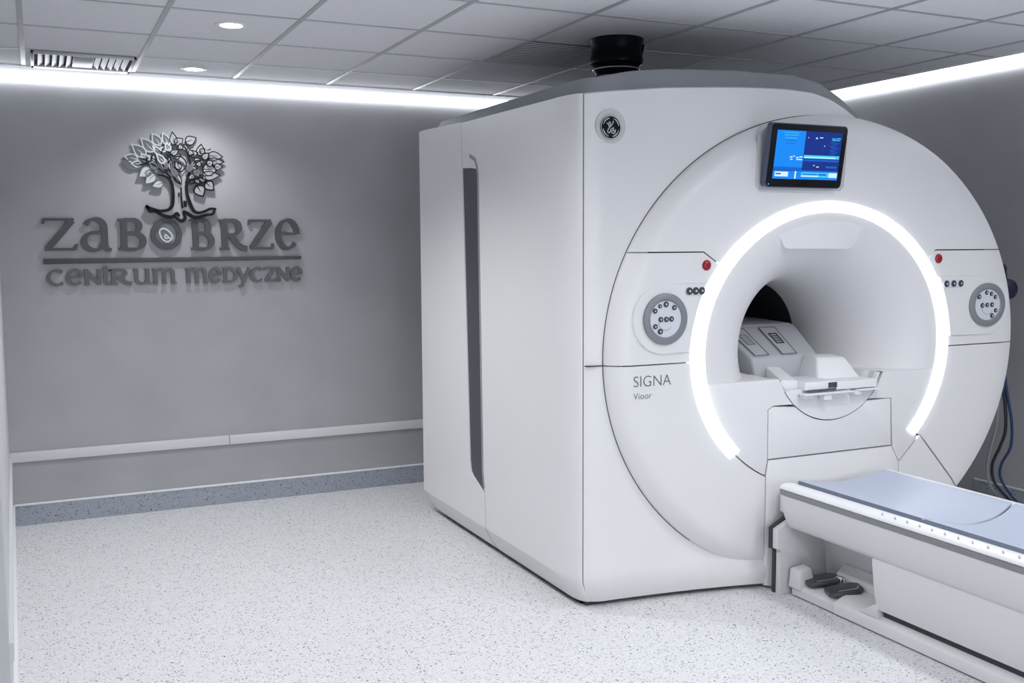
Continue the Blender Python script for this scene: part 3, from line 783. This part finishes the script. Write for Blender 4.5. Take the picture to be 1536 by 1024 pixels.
# flared mouth and bore
SH = .962; TRO = .906; BX, BZ, BR = 3.335, 1.085, .305; BYe = 4.10
bm = bmesh.new(); g = []; n = 128
prof = [(RI[0] + .012, RI[1] + .012, DY + .03, 0.0)]
for i in range(19):
    t = PI / 2 * i / 18
    s = math.sin(t)
    prof.append((RI[0] - (RI[0] - BR) * s, RI[1] - (RI[1] - BR) * s, BYe - (BYe - DY) * math.cos(t), s))
prof += [(BR, BR, 4.22, 1)]
def bowl_ring(b, rx, rz, y, s):
    row = []
    cx = RXc + (BX - RXc) * s; cz = RZc + (BZ - RZc) * s
    for k in range(n):
        a = 2 * PI * k / n
        xx = cx + rx * math.cos(a)
        row.append(b.verts.new((xx, y, max(TRO if abs(xx - BX) < .29 else SH, cz + rz * math.sin(a)))))
    return row
for rx, rz, y, s in prof: g.append(bowl_ring(bm, rx, rz, y, s))
for a, c in zip(g, g[1:]):
    for k in range(n):
        try: bm.faces.new((a[k], a[(k + 1) % n], c[(k + 1) % n], c[k]))
        except ValueError: pass
obj('bore_flare', bm, BOWL, mri, 40)
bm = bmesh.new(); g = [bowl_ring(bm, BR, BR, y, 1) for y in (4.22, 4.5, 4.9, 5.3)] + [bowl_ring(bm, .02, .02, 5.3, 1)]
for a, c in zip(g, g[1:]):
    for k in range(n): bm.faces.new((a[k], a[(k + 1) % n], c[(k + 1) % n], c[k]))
obj('bore_shade', bm, BORESHADE, mri, 40)  # deep part of the bore, its shade put into the colour

# hood over the mouth
bm = bmesh.new()
hood = [(2.985, 1.668), (3.045, 1.572), (3.060, 1.558), (3.085, 1.553), (3.42, 1.553), (3.450, 1.558), (3.468, 1.575), (3.525, 1.668), (3.44, 1.706), (3.315, 1.716), (3.15, 1.703)]
plate(bm, hood, XZ(DY + .004), .10, .004); obj('mouth_hood', bm, WHITE2, mri)

# panels below the mouth, inside the ring
def ring_pt(a, rx=AIX - .003, rz=AIZ - .003): return (RXc + rx * math.cos(math.radians(a)), RZc + rz * math.sin(math.radians(a)))
def inner_panel(name, poly, bev=.004):
    b = bmesh.new(); plate(b, offset_poly(poly, .0026), XZ(DY), .04, bev); return obj(name, b, WHITE, mri, 30)
U = lambda a0, a1, k: ellipse(3.347, 1.09, .3385, .3365, a0, a1, k)
left = [(2.601, .9665)] + [ring_pt(a) for a in (193, 196, 200, 204, 208, 212, 216, 220, 224, 228, 232, 236, 240)] + [(2.962, .53), (2.974, .596), (2.971, .828), (3.0, .843), (3.118, .843)] + [p for p in U(227, 202.5, 8)][:-1] + [(3.033, .9665)]
inner_panel('mouth_side_panel', left)
right = [(3.661, .9665)] + U(-22.5, -49.5, 8)[1:] + [(3.721, .833), (3.731, .597), (3.782, .512), (3.90, .618)] + [ring_pt(a) for a in (-40, -36, -32, -28, -24, -20, -16, -13)] + [(4.029, .9665)]
inner_panel('mouth_side_panel', right)
inner_panel('dock_cradle', U(212.0, 328.0, 34))
low = [(2.974, .597), (3.731, .597), (3.721, .833)] + U(-50, -130, 24) + [(3.0, .843), (2.971, .828)]
inner_panel('mouth_lower_panel', low)
bm = bmesh.new()
# foot column under the mouth, a little in front of the disc
colp = [(2.966, .012), (2.966, .53), (2.977, .594), (3.729, .594), (3.779, .51), (3.779, .012)]
f = [bm.verts.new((x, DY - .002 if z > .5 else DY - .004, z)) for x, z in colp]
fr = [bm.verts.new((x + (.03 if x < 3.3 else -.03), DY - .03 if z < .1 else DY - .012, z - (.03 if z > .5 else 0) + 0)) for x, z in colp]
bk = [bm.verts.new((x, DY + .05, z)) for x, z in colp]
bm.faces.new(fr)
for i in range(6):
    j = (i + 1) % 6
    bm.faces.new((f[i], f[j], fr[j], fr[i])); bm.faces.new((f[i], bk[i], bk[j], f[j]))
obj('foot_column', bm, WHITE, mri, 30)

# round dials, button rows, red stops
def dial(x, z, sx, side, btn):
    b = bmesh.new()
    # raised surround
    out = [(x + side * .04 * 0 + .165 * sx * math.cos(a), z + .150 * math.sin(a)) for a in [math.radians(v) for v in range(0, 360, 6)]]
    cxr = RXc
    if side > 0:   # left panel: surround runs right to the ring
        out = [(x + .158 * math.cos(math.radians(v)), z + .150 * math.sin(math.radians(v))) for v in range(90, 271, 6)] + [(2.536, z - .150), (2.548, z - .05), (2.577, z + .05), (2.624, z + .150)]
    else:
        out = [(4.006, z + .150), (4.053, z + .05), (4.082, z - .05), (4.094, z - .150)] + [(x + .155 * math.cos(math.radians(v)), z + .150 * math.sin(math.radians(v))) for v in range(-90, 91, 6)]
    plate(b, out, XZ(DY - .007), .012, .006)
    sr = obj('dial_surround', b, WHITE, mri, 40)
    b = bmesh.new(); lathe(b, [(.110, 0), (.110, .010), (.104, .015), (.084, .015), (.078, .009), (.078, 0)], (x, DY - .006, z), 'Y', 48, sx, 1)
    obj('dial_ring', b, GREYR, mri, 40)
    b = bmesh.new(); lathe(b, [(.0785, 0), (.0785, .008)], (x, DY - .006, z), 'Y', 48, sx, 1)
    d = obj('dial_face', b, FACE, mri, 40)
    for (u, v, r) in btn:
        b = bmesh.new(); lathe(b, [(r, 0), (r, .004), (r * .7, .005)], (x + u * sx, DY - .0135, z + v), 'Y', 16)
        q_ = obj('button', b, BTN, d)
        b = bmesh.new(); lathe(b, [(r * .36, 0), (r * .36, .0015)], (x + u * sx, DY - .0183, z + v), 'Y', 8, .8, 1.1, 0)
        q2 = obj('button_mark', b, BTNL, d)
    b = bmesh.new(); ribbon(b, arc(x, z - .012, .036 * sx, .036, 180, 320, 12), .002, XZ(DY - .0145), .001); obj('dial_line', b, GREYR, d)
bl = [(0.0, .063, .0125), (-.030, .056, .009), (.042, .048, .011), (-.055, .036, .011), (-.026, -.001, .0115), (.002, -.001, .0115), (.028, .0, .0115), (-.053, -.030, .011), (-.028, -.052, .0125)]
dial(2.405, 1.262, 1.0, 1, bl)
brr = [(-.010, .062, .011), (.020, .055, .011), (.045, .038, .011), (-.056, .042, .0125), (-.034, -.002, .0125), (-.004, -.001, .0115), (.026, .0, .012), (.050, -.030, .011), (.028, -.056, .012)]
dial(4.343, 1.266, 1.14, -1, brr)
def button_row(x0, x1, z):
    b = bmesh.new(); h = .019
    plate(b, arc(x0, z, h, h, 90, 270, 8) + arc(x1, z, h, h, -90, 90, 8), XZ(DY - .012), .006, .002)
    s = obj('button_strip', b, FACE, mri)
    for k in range(3):
        x = x0 + (x1 - x0) * k / 2
        b = bmesh.new(); lathe(b, [(.0165, 0), (.0165, .003), (.012, .004)], (x, DY - .012, z), 'Y', 14); obj('button', b, BTN, s)
        b = bmesh.new(); lathe(b, [(.005, 0), (.005, .001)], (x + .002, DY - .0159, z), 'Y', 6); obj('button_mark', b, BTNL, s)
button_row(2.525, 2.590, 1.378); button_row(4.052, 4.150, 1.378)
for x, z in ((2.622, 1.487), (4.004, 1.502)):
    b = bmesh.new(); lathe(b, [(.023, 0), (.023, .004), (.017, .010), (.008, .012)], (x, DY, z), 'Y', 20)
    obj('red_button', b, REDM, mri)['label'] = 'small round red button'

# product lettering
me = text_mesh('SIGNA', .068, .0004)
o = link('lettering', me, INK, mri); o.location = (2.252, DY - .0012, .977); o.rotation_euler = (PI / 2, 0, 0); o.scale = (.98, 1, 1)
me = text_mesh('Vioor', .040, .0004)
o = link('lettering', me, INK, mri); o.location = (2.254, DY - .0012, .925); o.rotation_euler = (PI / 2, 0, 0)

# round maker's badge
bx, bz = 2.177, 2.062
b = bmesh.new(); lathe(b, [(.072, 0), (.071, .0015), (.054, .0025), (.050, .001)], (bx + .004, BFY, bz + .006), 'Y', 40, 1.0, 1.0); bs = obj('badge', b, mat('badge_recess', (.60, .605, .63), .4), mri)
b = bmesh.new(); lathe(b, [(.0475, 0), (.0475, .006), (.045, .008)], (bx, BFY, bz), 'Y', 40); obj('badge_disc', b, BEZEL, bs)
b = bmesh.new(); rg = arc(bx, bz, .0465, .0465, 0, 360, 40); ribbon(b, rg, .0028, XZ(BFY - .0086), .001)
W_ = XZ(BFY - .0090)
for k, (p0, p1) in enumerate(((100, 165), (190, 255), (280, 345), (10, 75))):
    ribbon(b, arc(bx, bz, .038, .038, p0, p1, 10), [.001 + .0045 * abs(math.sin(PI * (i / 10) ** .6)) for i in range(11)], W_, .001)
def bp(pts): return [(bx + a * .001, bz + c * .001) for a, c in smooth_path(pts, 5)]
for pts, wd in (([(12, 26), (6, 14), (-4, 2), (-12, -6), (-16, -16), (-12, -23), (-5, -20), (-2, -10)], .0042), ([(-21, 16), (-12, 14), (-7, 22), (-3, 14), (-8, 4), (-13, 9), (-10, 16)], .0038), ([(-3, -10), (6, -4), (12, -2), (10, -12), (4, -14), (4, -22), (14, -25), (21, -17), (20, -8)], .0040), ([(10, -12), (16, -14), (13, -20)], .0034)):
    ribbon(b, bp(pts), wd, W_, .001)
obj('badge_script', b, TREEL, bs)

# monitor on the front
b = bmesh.new(); plate(b, [(2.895, 1.812), (3.365, 1.818), (3.385, 1.84), (3.40, 2.06), (3.375, 2.095), (2.93, 2.09), (2.885, 2.05), (2.876, 1.835)], XZ(DY - .003), .006, .003); obj('monitor_mount', b, mat('mount_grey', (.52, .53, .56), .4), mri)
mon = bpy.data.objects.new('monitor', None); COL.objects.link(mon); mon.parent = mri
mw, mh = .422, .270
tilt = Matrix.Translation((3.112, DY - .062, 1.963)) @ Matrix.Rotation(math.radians(9), 4, 'X')
def mobj(name, b, m, depth_parent):
    b.transform(tilt); return obj(name, b, m, depth_parent, 40)
def rrect(w, h, r, n=5):
    out = []
    for cx_, cz_, s in ((w / 2 - r, h / 2 - r, 0), (-w / 2 + r, h / 2 - r, 90), (-w / 2 + r, -h / 2 + r, 180), (w / 2 - r, -h / 2 + r, 270)):
        out += arc(cx_, cz_, r, r, s, s + 90, n)
    return out
b = bmesh.new(); plate(b, rrect(mw + .008, mh + .008, .016), XZ(.002), .030, .003); mobj('shell', b, BACKM, mon)
b = bmesh.new(); plate(b, rrect(mw, mh, .014), XZ(-.003), .005, .002); mobj('bezel', b, BEZEL, mon)
b = bmesh.new(); box(b, (-.12, .03, -.09), (.12, .075, .06), .01); mobj('bracket', b, BACKM, mon)
b = bmesh.new()
def sr_(x0, z0, x1, z1, mi, lay=1): # in screen fractions
    sw, sh = mw - .054, mh - .060
    plate(b, [(-sw / 2 + x0 * sw, -sh / 2 + .004 + z0 * sh), (-sw / 2 + x1 * sw, -sh / 2 + .004 + z0 * sh), (-sw / 2 + x1 * sw, -sh / 2 + .004 + z1 * sh), (-sw / 2 + x0 * sw, -sh / 2 + .004 + z1 * sh)], XZ(-.0034 - .0003 * lay), .0004, 0, mi)
sr_(0, 0, 1, 1, 1, 0); sr_(0, .25, .43, 1, 0); sr_(0, 0, 1, .17, 0); sr_(.43, .17, 1, .19, 4); sr_(0, .18, .43, .25, 4)
sr_(.44, .44, .99, .51, 2); sr_(.44, .455, .93, .475, 3, 2); sr_(.44, .385, .99, .42, 4, 1); sr_(.80, .25, .97, .29, 4)
for z in (.95, .90, .84, .79, .73): sr_(.10 + .2 * (.95 - z), z, .33 - .2 * (.95 - z), z + .012, 2 if z > .8 else 4, 2)
for x0_, x1_, z_ in ((.23, .27, .45), (.28, .30, .47), (.32, .36, .44), (.37, .42, .455), (.33, .42, .40), (.24, .27, .40), (.23, .235, .43)): sr_(x0_, z_, x1_, z_ + .022, 3, 2)
sr_(.03, .05, .23, .15, 3, 2); sr_(.045, .09, .12, .12, 4, 3); sr_(.33, .01, .352, .17, 3, 2); sr_(.43, .05, .99, .15, 2, 2); sr_(.43, .06, .70, .08, 3, 3); sr_(.45, .10, .68, .12, 4, 3); sr_(.70, .09, .82, .125, 4, 3); sr_(.86, .05, .99, .15, 3, 3)
for x0_, x1_, z_ in ((.47, .48, .86), (.60, .61, .87), (.59, .62, .85), (.65, .70, .87), (.84, .90, .86), (.91, .98, .87), (.85, .97, .83), (.73, .745, .70), (.60, .62, .29), (.65, .69, .26)): sr_(x0_, z_, x1_, z_ + .018, 2 if x0_ > .8 else 3, 2)
for k in range(10): sr_(.82 + .02 * (k % 3), .80 - .03 * k, .90 + .03 * ((k * 2) % 3), .812 - .03 * k, 4, 2)
mobj('screen', b, [SCR_A, SCR_B, SCR_C, SCR_W, SCR_D], mon)
b = bmesh.new(); lathe(b, [(.003, 0), (.003, .001)], (-.20, -.003, -.125), 'Y', 10); mobj('indicator', b, SCR_C, mon)

# black exhaust duct between scanner and ceiling
dk = thing('exhaust_duct', 'glossy black exhaust duct rising from the scanner top into the ceiling', 'duct')
DX, DYd = 2.585, 4.30
b = bmesh.new(); lathe(b, [(.128, .01), (.132, 0), (.126, -.02), (.120, -.045), (.124, -.075), (.130, -.095), (.127, -.112), (.110, -.125)], (DX, DYd, CZ), seg=40); obj('collar', b, DUCTM, dk)
b = bmesh.new(); lathe(b, [(.104, -.12), (.110, -.128), (.112, -.14), (.104, -.150), (.100, -.165), (.106, -.172), (.107, -.182), (.100, -.19), (.099, -.221)], (DX, DYd, CZ), seg=40); obj('neck', b, DUCTM, dk)
b = bmesh.new(); hexa(b, [(DX + .105, DYd - .06, CZ - .10), (DX + .128, DYd - .02, CZ - .10), (DX + .128, DYd + .03, CZ - .10), (DX + .10, DYd, CZ - .10)], [(DX + .13, DYd - .05, CZ - .012), (DX + .155, DYd - .02, CZ - .012), (DX + .15, DYd + .03, CZ - .012), (DX + .12, DYd, CZ - .012)], .003); obj('clamp_bracket', b, CHROME, dk)
b = bmesh.new(); lathe(b, [(.1135, -.136), (.1150, -.139), (.1135, -.143)], (DX, DYd, CZ), seg=40); lathe(b, [(.1075, -.174), (.109, -.177), (.1075, -.181)], (DX, DYd, CZ), seg=40); obj('clamp_ring', b, CHROME, dk)

# ------------------------------------------------------------------ head coil in the bore
hc = thing('head_coil', 'grey and white head coil with two latches lying in the scanner bore', 'head coil')
b = bmesh.new(); hexa(b, [(3.09, 3.83, .909), (3.50, 3.83, .909), (3.54, 4.42, .909), (3.12, 4.42, .909)], [(3.075, 3.86, 1.035), (3.49, 3.86, 1.035), (3.58, 4.14, 1.165), (3.085, 4.14, 1.165)])
hexa(b, [(3.12, 4.1399, .909), (3.54, 4.1399, .909), (3.54, 4.45, .909), (3.12, 4.45, .909)], [(3.085, 4.14, 1.165), (3.58, 4.14, 1.165), (3.48, 4.44, 1.19), (3.14, 4.44, 1.19)])
bmesh.ops.bevel(b, geom=[e for e in b.edges], offset=.018, segments=3, profile=.5, affect='EDGES', clamp_overlap=True)
obj('coil_base', b, COILM, hc)
def slope(u, v, lift):   # u across, v up the sloped face
    x = 3.075 + .415 * u + (.01 + .08 * u) * v
    return (x, 3.86 + .28 * v - lift * .42, 1.035 + .13 * v + lift * .9)
for u0, u1, v0, v1 in ((.07, .27, .02, .86), (.47, .68, .02, .86)):
    b = bmesh.new(); hexa(b, [slope(u0, v0, 0), slope(u1, v0, 0), slope(u1, v1, 0), slope(u0, v1, 0)], [slope(u0, v0, .007), slope(u1, v0, .007), slope(u1, v1, .007), slope(u0, v1, .007)], .002)
    la = obj('latch', b, COILM, hc)
    b = bmesh.new()
    P = [slope(u0, v0, .0078), slope(u1, v0, .0078), slope(u1, v1, .0078), slope(u0, v1, .0078)]
    for i in range(4): tube(b, [P[i], P[(i + 1) % 4]], .0016, 5)
    obj('latch_gap', b, PEDAL, la)
    b = bmesh.new(); m_ = (u0 + u1) / 2
    dark = u0 > .3
    c0, c1, e0, e1 = m_ - .055, m_ + .055, .34, .66
    hexa(b, [slope(c0, e0, .007), slope(c1, e0, .007), slope(c1, e1, .007), slope(c0, e1, .007)], [slope(c0, e0, .0105), slope(c1, e0, .0105), slope(c1, e1, .0105), slope(c0, e1, .0105)])
    obj('socket', b, PEDAL if dark else STRG, la)
    b = bmesh.new()
    for k in range(4):
        e = e0 + .03 + k * .07
        hexa(b, [slope(c0 + .012, e, .0105), slope(c1 - .03, e, .0105), slope(c1 - .03, e + .025, .0105), slope(c0 + .012, e + .025, .0105)], [slope(c0 + .012, e, .0115), slope(c1 - .03, e, .0115), slope(c1 - .03, e + .025, .0115), slope(c0 + .012, e + .025, .0115)])
    obj('socket_pins', b, COILM, la)
b = bmesh.new(); hexa(b, [(3.325, 3.67, .908), (3.60, 3.65, .908), (3.615, 3.84, .908), (3.34, 3.86, .908)], [(3.375, 3.74, 1.035), (3.545, 3.73, 1.028), (3.57, 3.84, 1.033), (3.40, 3.86, 1.04)], .014); obj('side_block', b, COILW, hc)
b = bmesh.new(); hexa(b, [(3.055, 3.63, .908), (3.18, 3.63, .908), (3.31, 3.98, .908), (3.20, 3.98, .908)], [(3.07, 3.63, .955), (3.165, 3.63, .945), (3.29, 3.98, 1.005), (3.215, 3.98, 1.005)], .006); obj('side_arm', b, COILW, hc)
b = bmesh.new(); box(b, (3.165, 3.575, .905), (3.345, 3.78, .943), .005); obj('connector', b, COILW, hc)
b = bmesh.new(); box(b, (3.30, 3.568, .912), (3.347, 3.576, .936), .001); box(b, (3.175, 3.570, .902), (3.345, 3.60, .9055)); obj('connector_gap', b, PEDAL, hc)
b = bmesh.new(); box(b, (3.345, 3.572, .898), (3.60, 3.75, .936), .005); obj('connector', b, COILW, hc)
b = bmesh.new(); box(b, (3.14, 3.545, .886), (3.43, 3.62, .893), .002); box(b, (3.47, 3.55, .888), (3.62, 3.62, .894), .002); obj('tray', b, COILW, hc)
for p0, p1 in (((3.15, 3.56, .872), (3.20, 3.598, .887)), ((3.26, 3.555, .858), (3.305, 3.598, .887)), ((3.45, 3.56, .870), (3.49, 3.598, .889))):
    b = bmesh.new(); box(b, p0, p1, .002); obj('tray_tab', b, COILW, hc)

# ------------------------------------------------------------------ patient table
tb = thing('patient_table', 'white dockable patient table with foot pedals in front of the scanner', 'patient table')
TL, TR = 2.93, 3.60; TC = (TL + TR) / 2; Y0, Y1t = 3.465, .95
def loft(b, sec, stations, close=True, caps=True):
    g = []
    for y, fx, dz in stations:
        g.append([b.verts.new((TC + (x - TC) * fx, y, z + dz)) for x, z in sec])
    m_ = len(sec)
    for a, c in zip(g, g[1:]):
        for i in range(m_ if close else m_ - 1): b.faces.new((a[i], a[(i + 1) % m_], c[(i + 1) % m_], c[i]))
    if caps: b.faces.new(g[0][::-1]); b.faces.new(g[-1])
    return b
def mir(h): return h + [(2 * TC - x, z) for x, z in h[::-1]]
body = [(3.05, .300), (2.985, .320), (2.972, .340), (2.955, .375), (2.940, .42), (2.932, .474)]
b = bmesh.new(); loft(b, mir(body), [(Y0 - .002, .985, 0), (Y0 - .012, .998, 0), (Y0 - .03, 1, 0), (Y1t, 1, 0)]); obj('flank', b, TABW, tb, 40)
stripp = [(2.936, .472), (2.929, .476), (2.928, .496), (2.936, .499)]
b = bmesh.new(); loft(b, mir(stripp), [(Y0, .985, 0), (Y0 - .01, 1, 0), (Y1t, 1, 0)]); obj('side_band', b, STRG, tb, 40)['label'] = 'grey band along the side'
railp_ = [(2.934, .497), (2.9285, .502), (2.930, .511), (2.938, .518), (2.955, .522), (2.985, .522), (3.010, .516), (3.025, .503), (3.06, .492), (3.14, .480), (3.20, .477)]
b = bmesh.new(); loft(b, mir(railp_) + [(2 * TC - 3.03, .44), (3.03, .44)], [(Y0 + .004, .975, -.004), (Y0 - .002, .99, -.001), (Y0 - .012, 1, 0), (Y1t, 1, 0)]); obj('tabletop', b, RAILW, tb, 40)
for k, y in enumerate((2.875, 2.81, 2.75, 2.69, 2.632, 2.573, 2.514, 2.453, 2.389, 2.328, 2.265)):
    b = bmesh.new(); hexa(b, [(2.944, y - .004, .517), (2.958, y + .010, .520), (2.956, y + .016, .520), (2.942, y + .002, .517)], [(2.944, y - .004, .5235), (2.958, y + .010, .5255), (2.956, y + .016, .5255), (2.942, y + .002, .5235)], .0015); obj('strap_notch', b, NOTCH, tb)
# base
b = bmesh.new(); loft(b, mir([(3.05, .10), (3.022, .10), (3.004, .16), (2.985, .300), (2.988, .322)]), [(2.962, 1, 0), (2.955, 1, 0), (Y1t + .1, 1, 0)]); obj('base_panel', b, TABW, tb, 40)
b = bmesh.new(); box(b, (3.045, 1.2, .05), (3.52, 2.95, .105)); obj('base_gap', b, DARKGAP, tb)
b = bmesh.new(); loft(b, mir([(3.02, 0.004), (3.012, .008), (3.012, .042), (3.020, .050), (3.06, .062), (3.30, .062)]), [(3.46, 1, 0), (3.2, 1, 0)]); loft(b, mir([(3.02, 0.004), (3.010, .008), (3.010, .046), (3.018, .056), (3.07, .080), (3.30, .080)]), [(3.197, 1, 0), (1.0, 1, 0)])
obj('plinth', b, TABW, tb, 40)
b = bmesh.new(); loft(b, mir([(3.03, -.0 + .0005), (3.03, .01), (3.2, .01), (3.25, .0005)]), [(3.44, 1, 0), (1.05, 1, 0)]); obj('plinth_foot', b, DARKGAP, tb)
# docking head with pedal recess
b = bmesh.new(); box(b, (3.02, Y0 + .003, .36), (3.56, 3.566, .468), .006); obj('docking_bridge', b, TABW, tb)
b = bmesh.new()
hexa(b, [(3.24, 2.95, .06), (3.28, 2.95, .06), (3.28, 3.49, .06), (3.24, 3.49, .06)], [(3.20, 2.95, .32), (3.28, 2.95, .32), (3.28, 3.49, .32), (3.20, 3.49, .32)])
obj('recess_back', b, TABW, tb)
b = bmesh.new(); plate(b, [(2.972, .0), (2.972, .205), (2.950, .212), (2.950, .300), (3.062, .352), (3.56, .352), (3.56, .0)], XZ(3.49), .035, .004); obj('docking_plate', b, TABW, tb)
b = bmesh.new(); plate(b, [(2.966, .0), (2.966, .199), (2.944, .207), (2.944, .304), (3.06, .359), (3.50, .362), (3.50, .0)], XZ(3.527), .02); obj('docking_gap', b, DARKGAP, tb)
b = bmesh.new(); hexa(b, [(3.000, 3.40, .04), (3.10, 3.40, .04), (3.10, 3.475, .04), (3.000, 3.475, .04)], [(3.006, 3.405, .128), (3.07, 3.405, .136), (3.08, 3.47, .136), (3.006, 3.47, .128)], .006); obj('bumper_block', b, TABW, tb)
b = bmesh.new(); hexa(b, [(3.155, 2.99, .06), (3.245, 2.99, .06), (3.245, 3.38, .06), (3.155, 3.38, .06)], [(3.215, 3.02, .15), (3.25, 3.02, .15), (3.25, 3.36, .15), (3.215, 3.36, .15)], .004); obj('pedal_ramp', b, TABW, tb)
b = bmesh.new(); hexa(b, [(3.02, 2.958, .06), (3.16, 2.958, .06), (3.16, 3.02, .06), (3.02, 3.06, .06)], [(3.01, 2.958, .12), (3.16, 2.958, .14), (3.16, 2.97, .14), (3.01, 2.97, .12)], .003); obj('recess_cheek', b, TABW, tb)
def pedal(x, y, rz):
    M_ = Matrix.Translation((x, y, .088)) @ Matrix.Rotation(rz, 4, 'Z') @ Matrix.Rotation(math.radians(-8), 4, 'Y')
    b = bmesh.new(); plate(b, [(-.072, -.030), (-.055, -.050), (.055, -.054), (.080, -.030), (.080, .030), (.055, .052), (-.055, .050), (-.072, .030)], lambda u, v, w: (u, v, .006 - w), .016, .004)
    b.transform(M_); p_ = obj('pedal', b, PEDAL, tb)
    b = bmesh.new(); ribbon(b, [(-.03, -.035), (.05, -.035), (.068, -.012)], .007, lambda u, v, w: (u, v, .0075 - w), .002); b.transform(M_); obj('pedal_edge', b, CHROME, p_)
    b = bmesh.new(); box(b, (x - .01, y - .015, .06), (x + .07, y + .015, .084)); obj('pedal_arm', b, PEDAL, p_)
pedal(3.100, 3.375, math.radians(-22)); pedal(3.095, 3.235, math.radians(-22))
b = bmesh.new(); box(b, (3.14, 3.29, .08), (3.165, 3.325, .115), .006); obj('pedal_pivot', b, CHROME, tb)
b = bmesh.new(); hexa(b, [(3.212, 3.03, .20), (3.222, 3.03, .20), (3.222, 3.13, .20), (3.212, 3.13, .20)], [(3.2105, 3.03, .206), (3.22, 3.03, .206), (3.22, 3.13, .206), (3.2105, 3.13, .206)]); obj('recess_slot', b, PEDAL, tb)

# pads on the table
def pad(name, yb_left, yb_right, ye_left, ye_right, curve, label):
    b = bmesh.new(); nx = 24; rows = 22; g = []
    xa, xb = 3.028, 3.538
    for i in range(nx + 1):
        u = i / nx; x = xa + (xb - xa) * u
        dip = .030 * (1 - (2 * u - 1) ** 2)
        y0_ = yb_left(u); y1_ = ye_left(u)
        colv = []
        for j in range(rows + 1):
            fj = (0, .004, .012)[j] if j < 3 else (1, .996, .988)[rows - j] if j > rows - 3 else j / rows
            y = y0_ + (y1_ - y0_) * fj
            e = .006 if j in (0, rows) else 0
            zt = .531 - dip - e - (.004 if i in (0, nx) else 0)
            colv.append(b.verts.new((x, y, zt)))
        g.append(colv)
    for a, c in zip(g, g[1:]):
        for j in range(rows): b.faces.new((a[j], a[j + 1], c[j + 1], c[j])).material_index = 0
    # edges down
    loop = [g[0][j] for j in range(rows + 1)] + [g[i][rows] for i in range(1, nx + 1)] + [g[nx][j] for j in range(rows - 1, -1, -1)] + [g[i][0] for i in range(nx - 1, 0, -1)]
    lo = [b.verts.new((v.co.x, v.co.y, v.co.z - .020)) for v in loop]
    for i in range(len(loop)):
        j = (i + 1) % len(loop); f = b.faces.new((loop[i], loop[j], lo[j], lo[i])); f.material_index = 1
    return tag(obj(name, b, [PADM, PADE], None, 50), label, 'mattress pad', 'blue-grey pads on the patient table')
seam = lambda u: 2.678 + .075 * max(0, 1 - u / .24) ** 2 + .085 * max(0, (u - .3) / .7) ** 1.6
pad('mattress_pad', lambda u: 3.455, None, lambda u: seam(u) + .003, None, None, 'blue-grey mattress pad on the table end beside the scanner')
pad('mattress_pad', lambda u: seam(u) - .003, None, lambda u: 1.0, None, None, 'blue-grey mattress pad on the table end away from the scanner')

# ------------------------------------------------------------------ cables and headphones at the right edge
def cable(pts, r, m, label):
    pts = [(x + (.05 if z > .05 else .0), y, z) for x, y, z in pts]
    b = bmesh.new(); tube(b, smooth_path(pts, 8), r, 8); return tag(obj('cable', b, m, None, 60), label, 'cable', 'cables by the right wall')
def ck(ratio_pts): return ratio_pts
cable([(4.60, 3.72, 1.00), (4.64, 3.75, .90), (4.72, 3.79, .75), (4.84, 3.85, .58), (4.93, 3.92, .42), (4.96, 4.00, .30), (5.02, 4.05, .20), (5.14, 4.07, .08), (5.25, 4.05, .015)], .008, CABU, 'blue cable, outermost of three hanging behind the scanner edge')
cable([(4.58, 3.74, .93), (4.63, 3.78, .83), (4.70, 3.83, .70), (4.78, 3.90, .55), (4.83, 3.97, .42), (4.88, 4.03, .29), (4.98, 4.09, .16), (5.12, 4.13, .06), (5.22, 4.10, .015)], .007, CABG, 'grey cable, innermost of three hanging behind the scanner edge')
cable([(4.59, 3.73, .96), (4.64, 3.77, .85), (4.73, 3.81, .70), (4.83, 3.88, .53), (4.88, 3.95, .42), (4.91, 4.02, .30), (4.99, 4.07, .18), (5.13, 4.10, .07), (5.24, 4.08, .015)], .009, CABB, 'black cable, middle of three hanging behind the scanner edge')
hp = thing('headphones', 'dark navy headset peeking out behind the right edge of the scanner', 'headphones')
b = bmesh.new(); lathe(b, [(.004, .055), (.035, .052), (.055, .035), (.060, .0), (.05, -.03), (.02, -.04)], (0, 0, 0), 'Z', 24, .75, 1.0); b.transform(Matrix.Translation((4.60, 3.70, 1.335)) @ Matrix.Rotation(math.radians(90), 4, 'Y') @ Matrix.Scale(1.3, 4, (1, 0, 0))); obj('ear_cup', b, NAVY, hp, 50)
b = bmesh.new(); tube(b, smooth_path([(4.60, 3.70, 1.38), (4.592, 3.70, 1.42), (4.57, 3.69, 1.455), (4.52, 3.72, 1.47)], 6), .014, 10); obj('headband', b, NAVY, hp, 50)

# ------------------------------------------------------------------ world and view
w = bpy.data.worlds.new('world'); S.world = w; w.use_nodes = True
w.node_tree.nodes['Background'].inputs[0].default_value = (.5, .53, .6, 1); w.node_tree.nodes['Background'].inputs[1].default_value = .05
S.view_settings.view_transform = 'Standard'; S.view_settings.look = 'None'; S.view_settings.gamma = 1; S.view_settings.use_curve_mapping = False
S.view_settings.exposure = -0.02
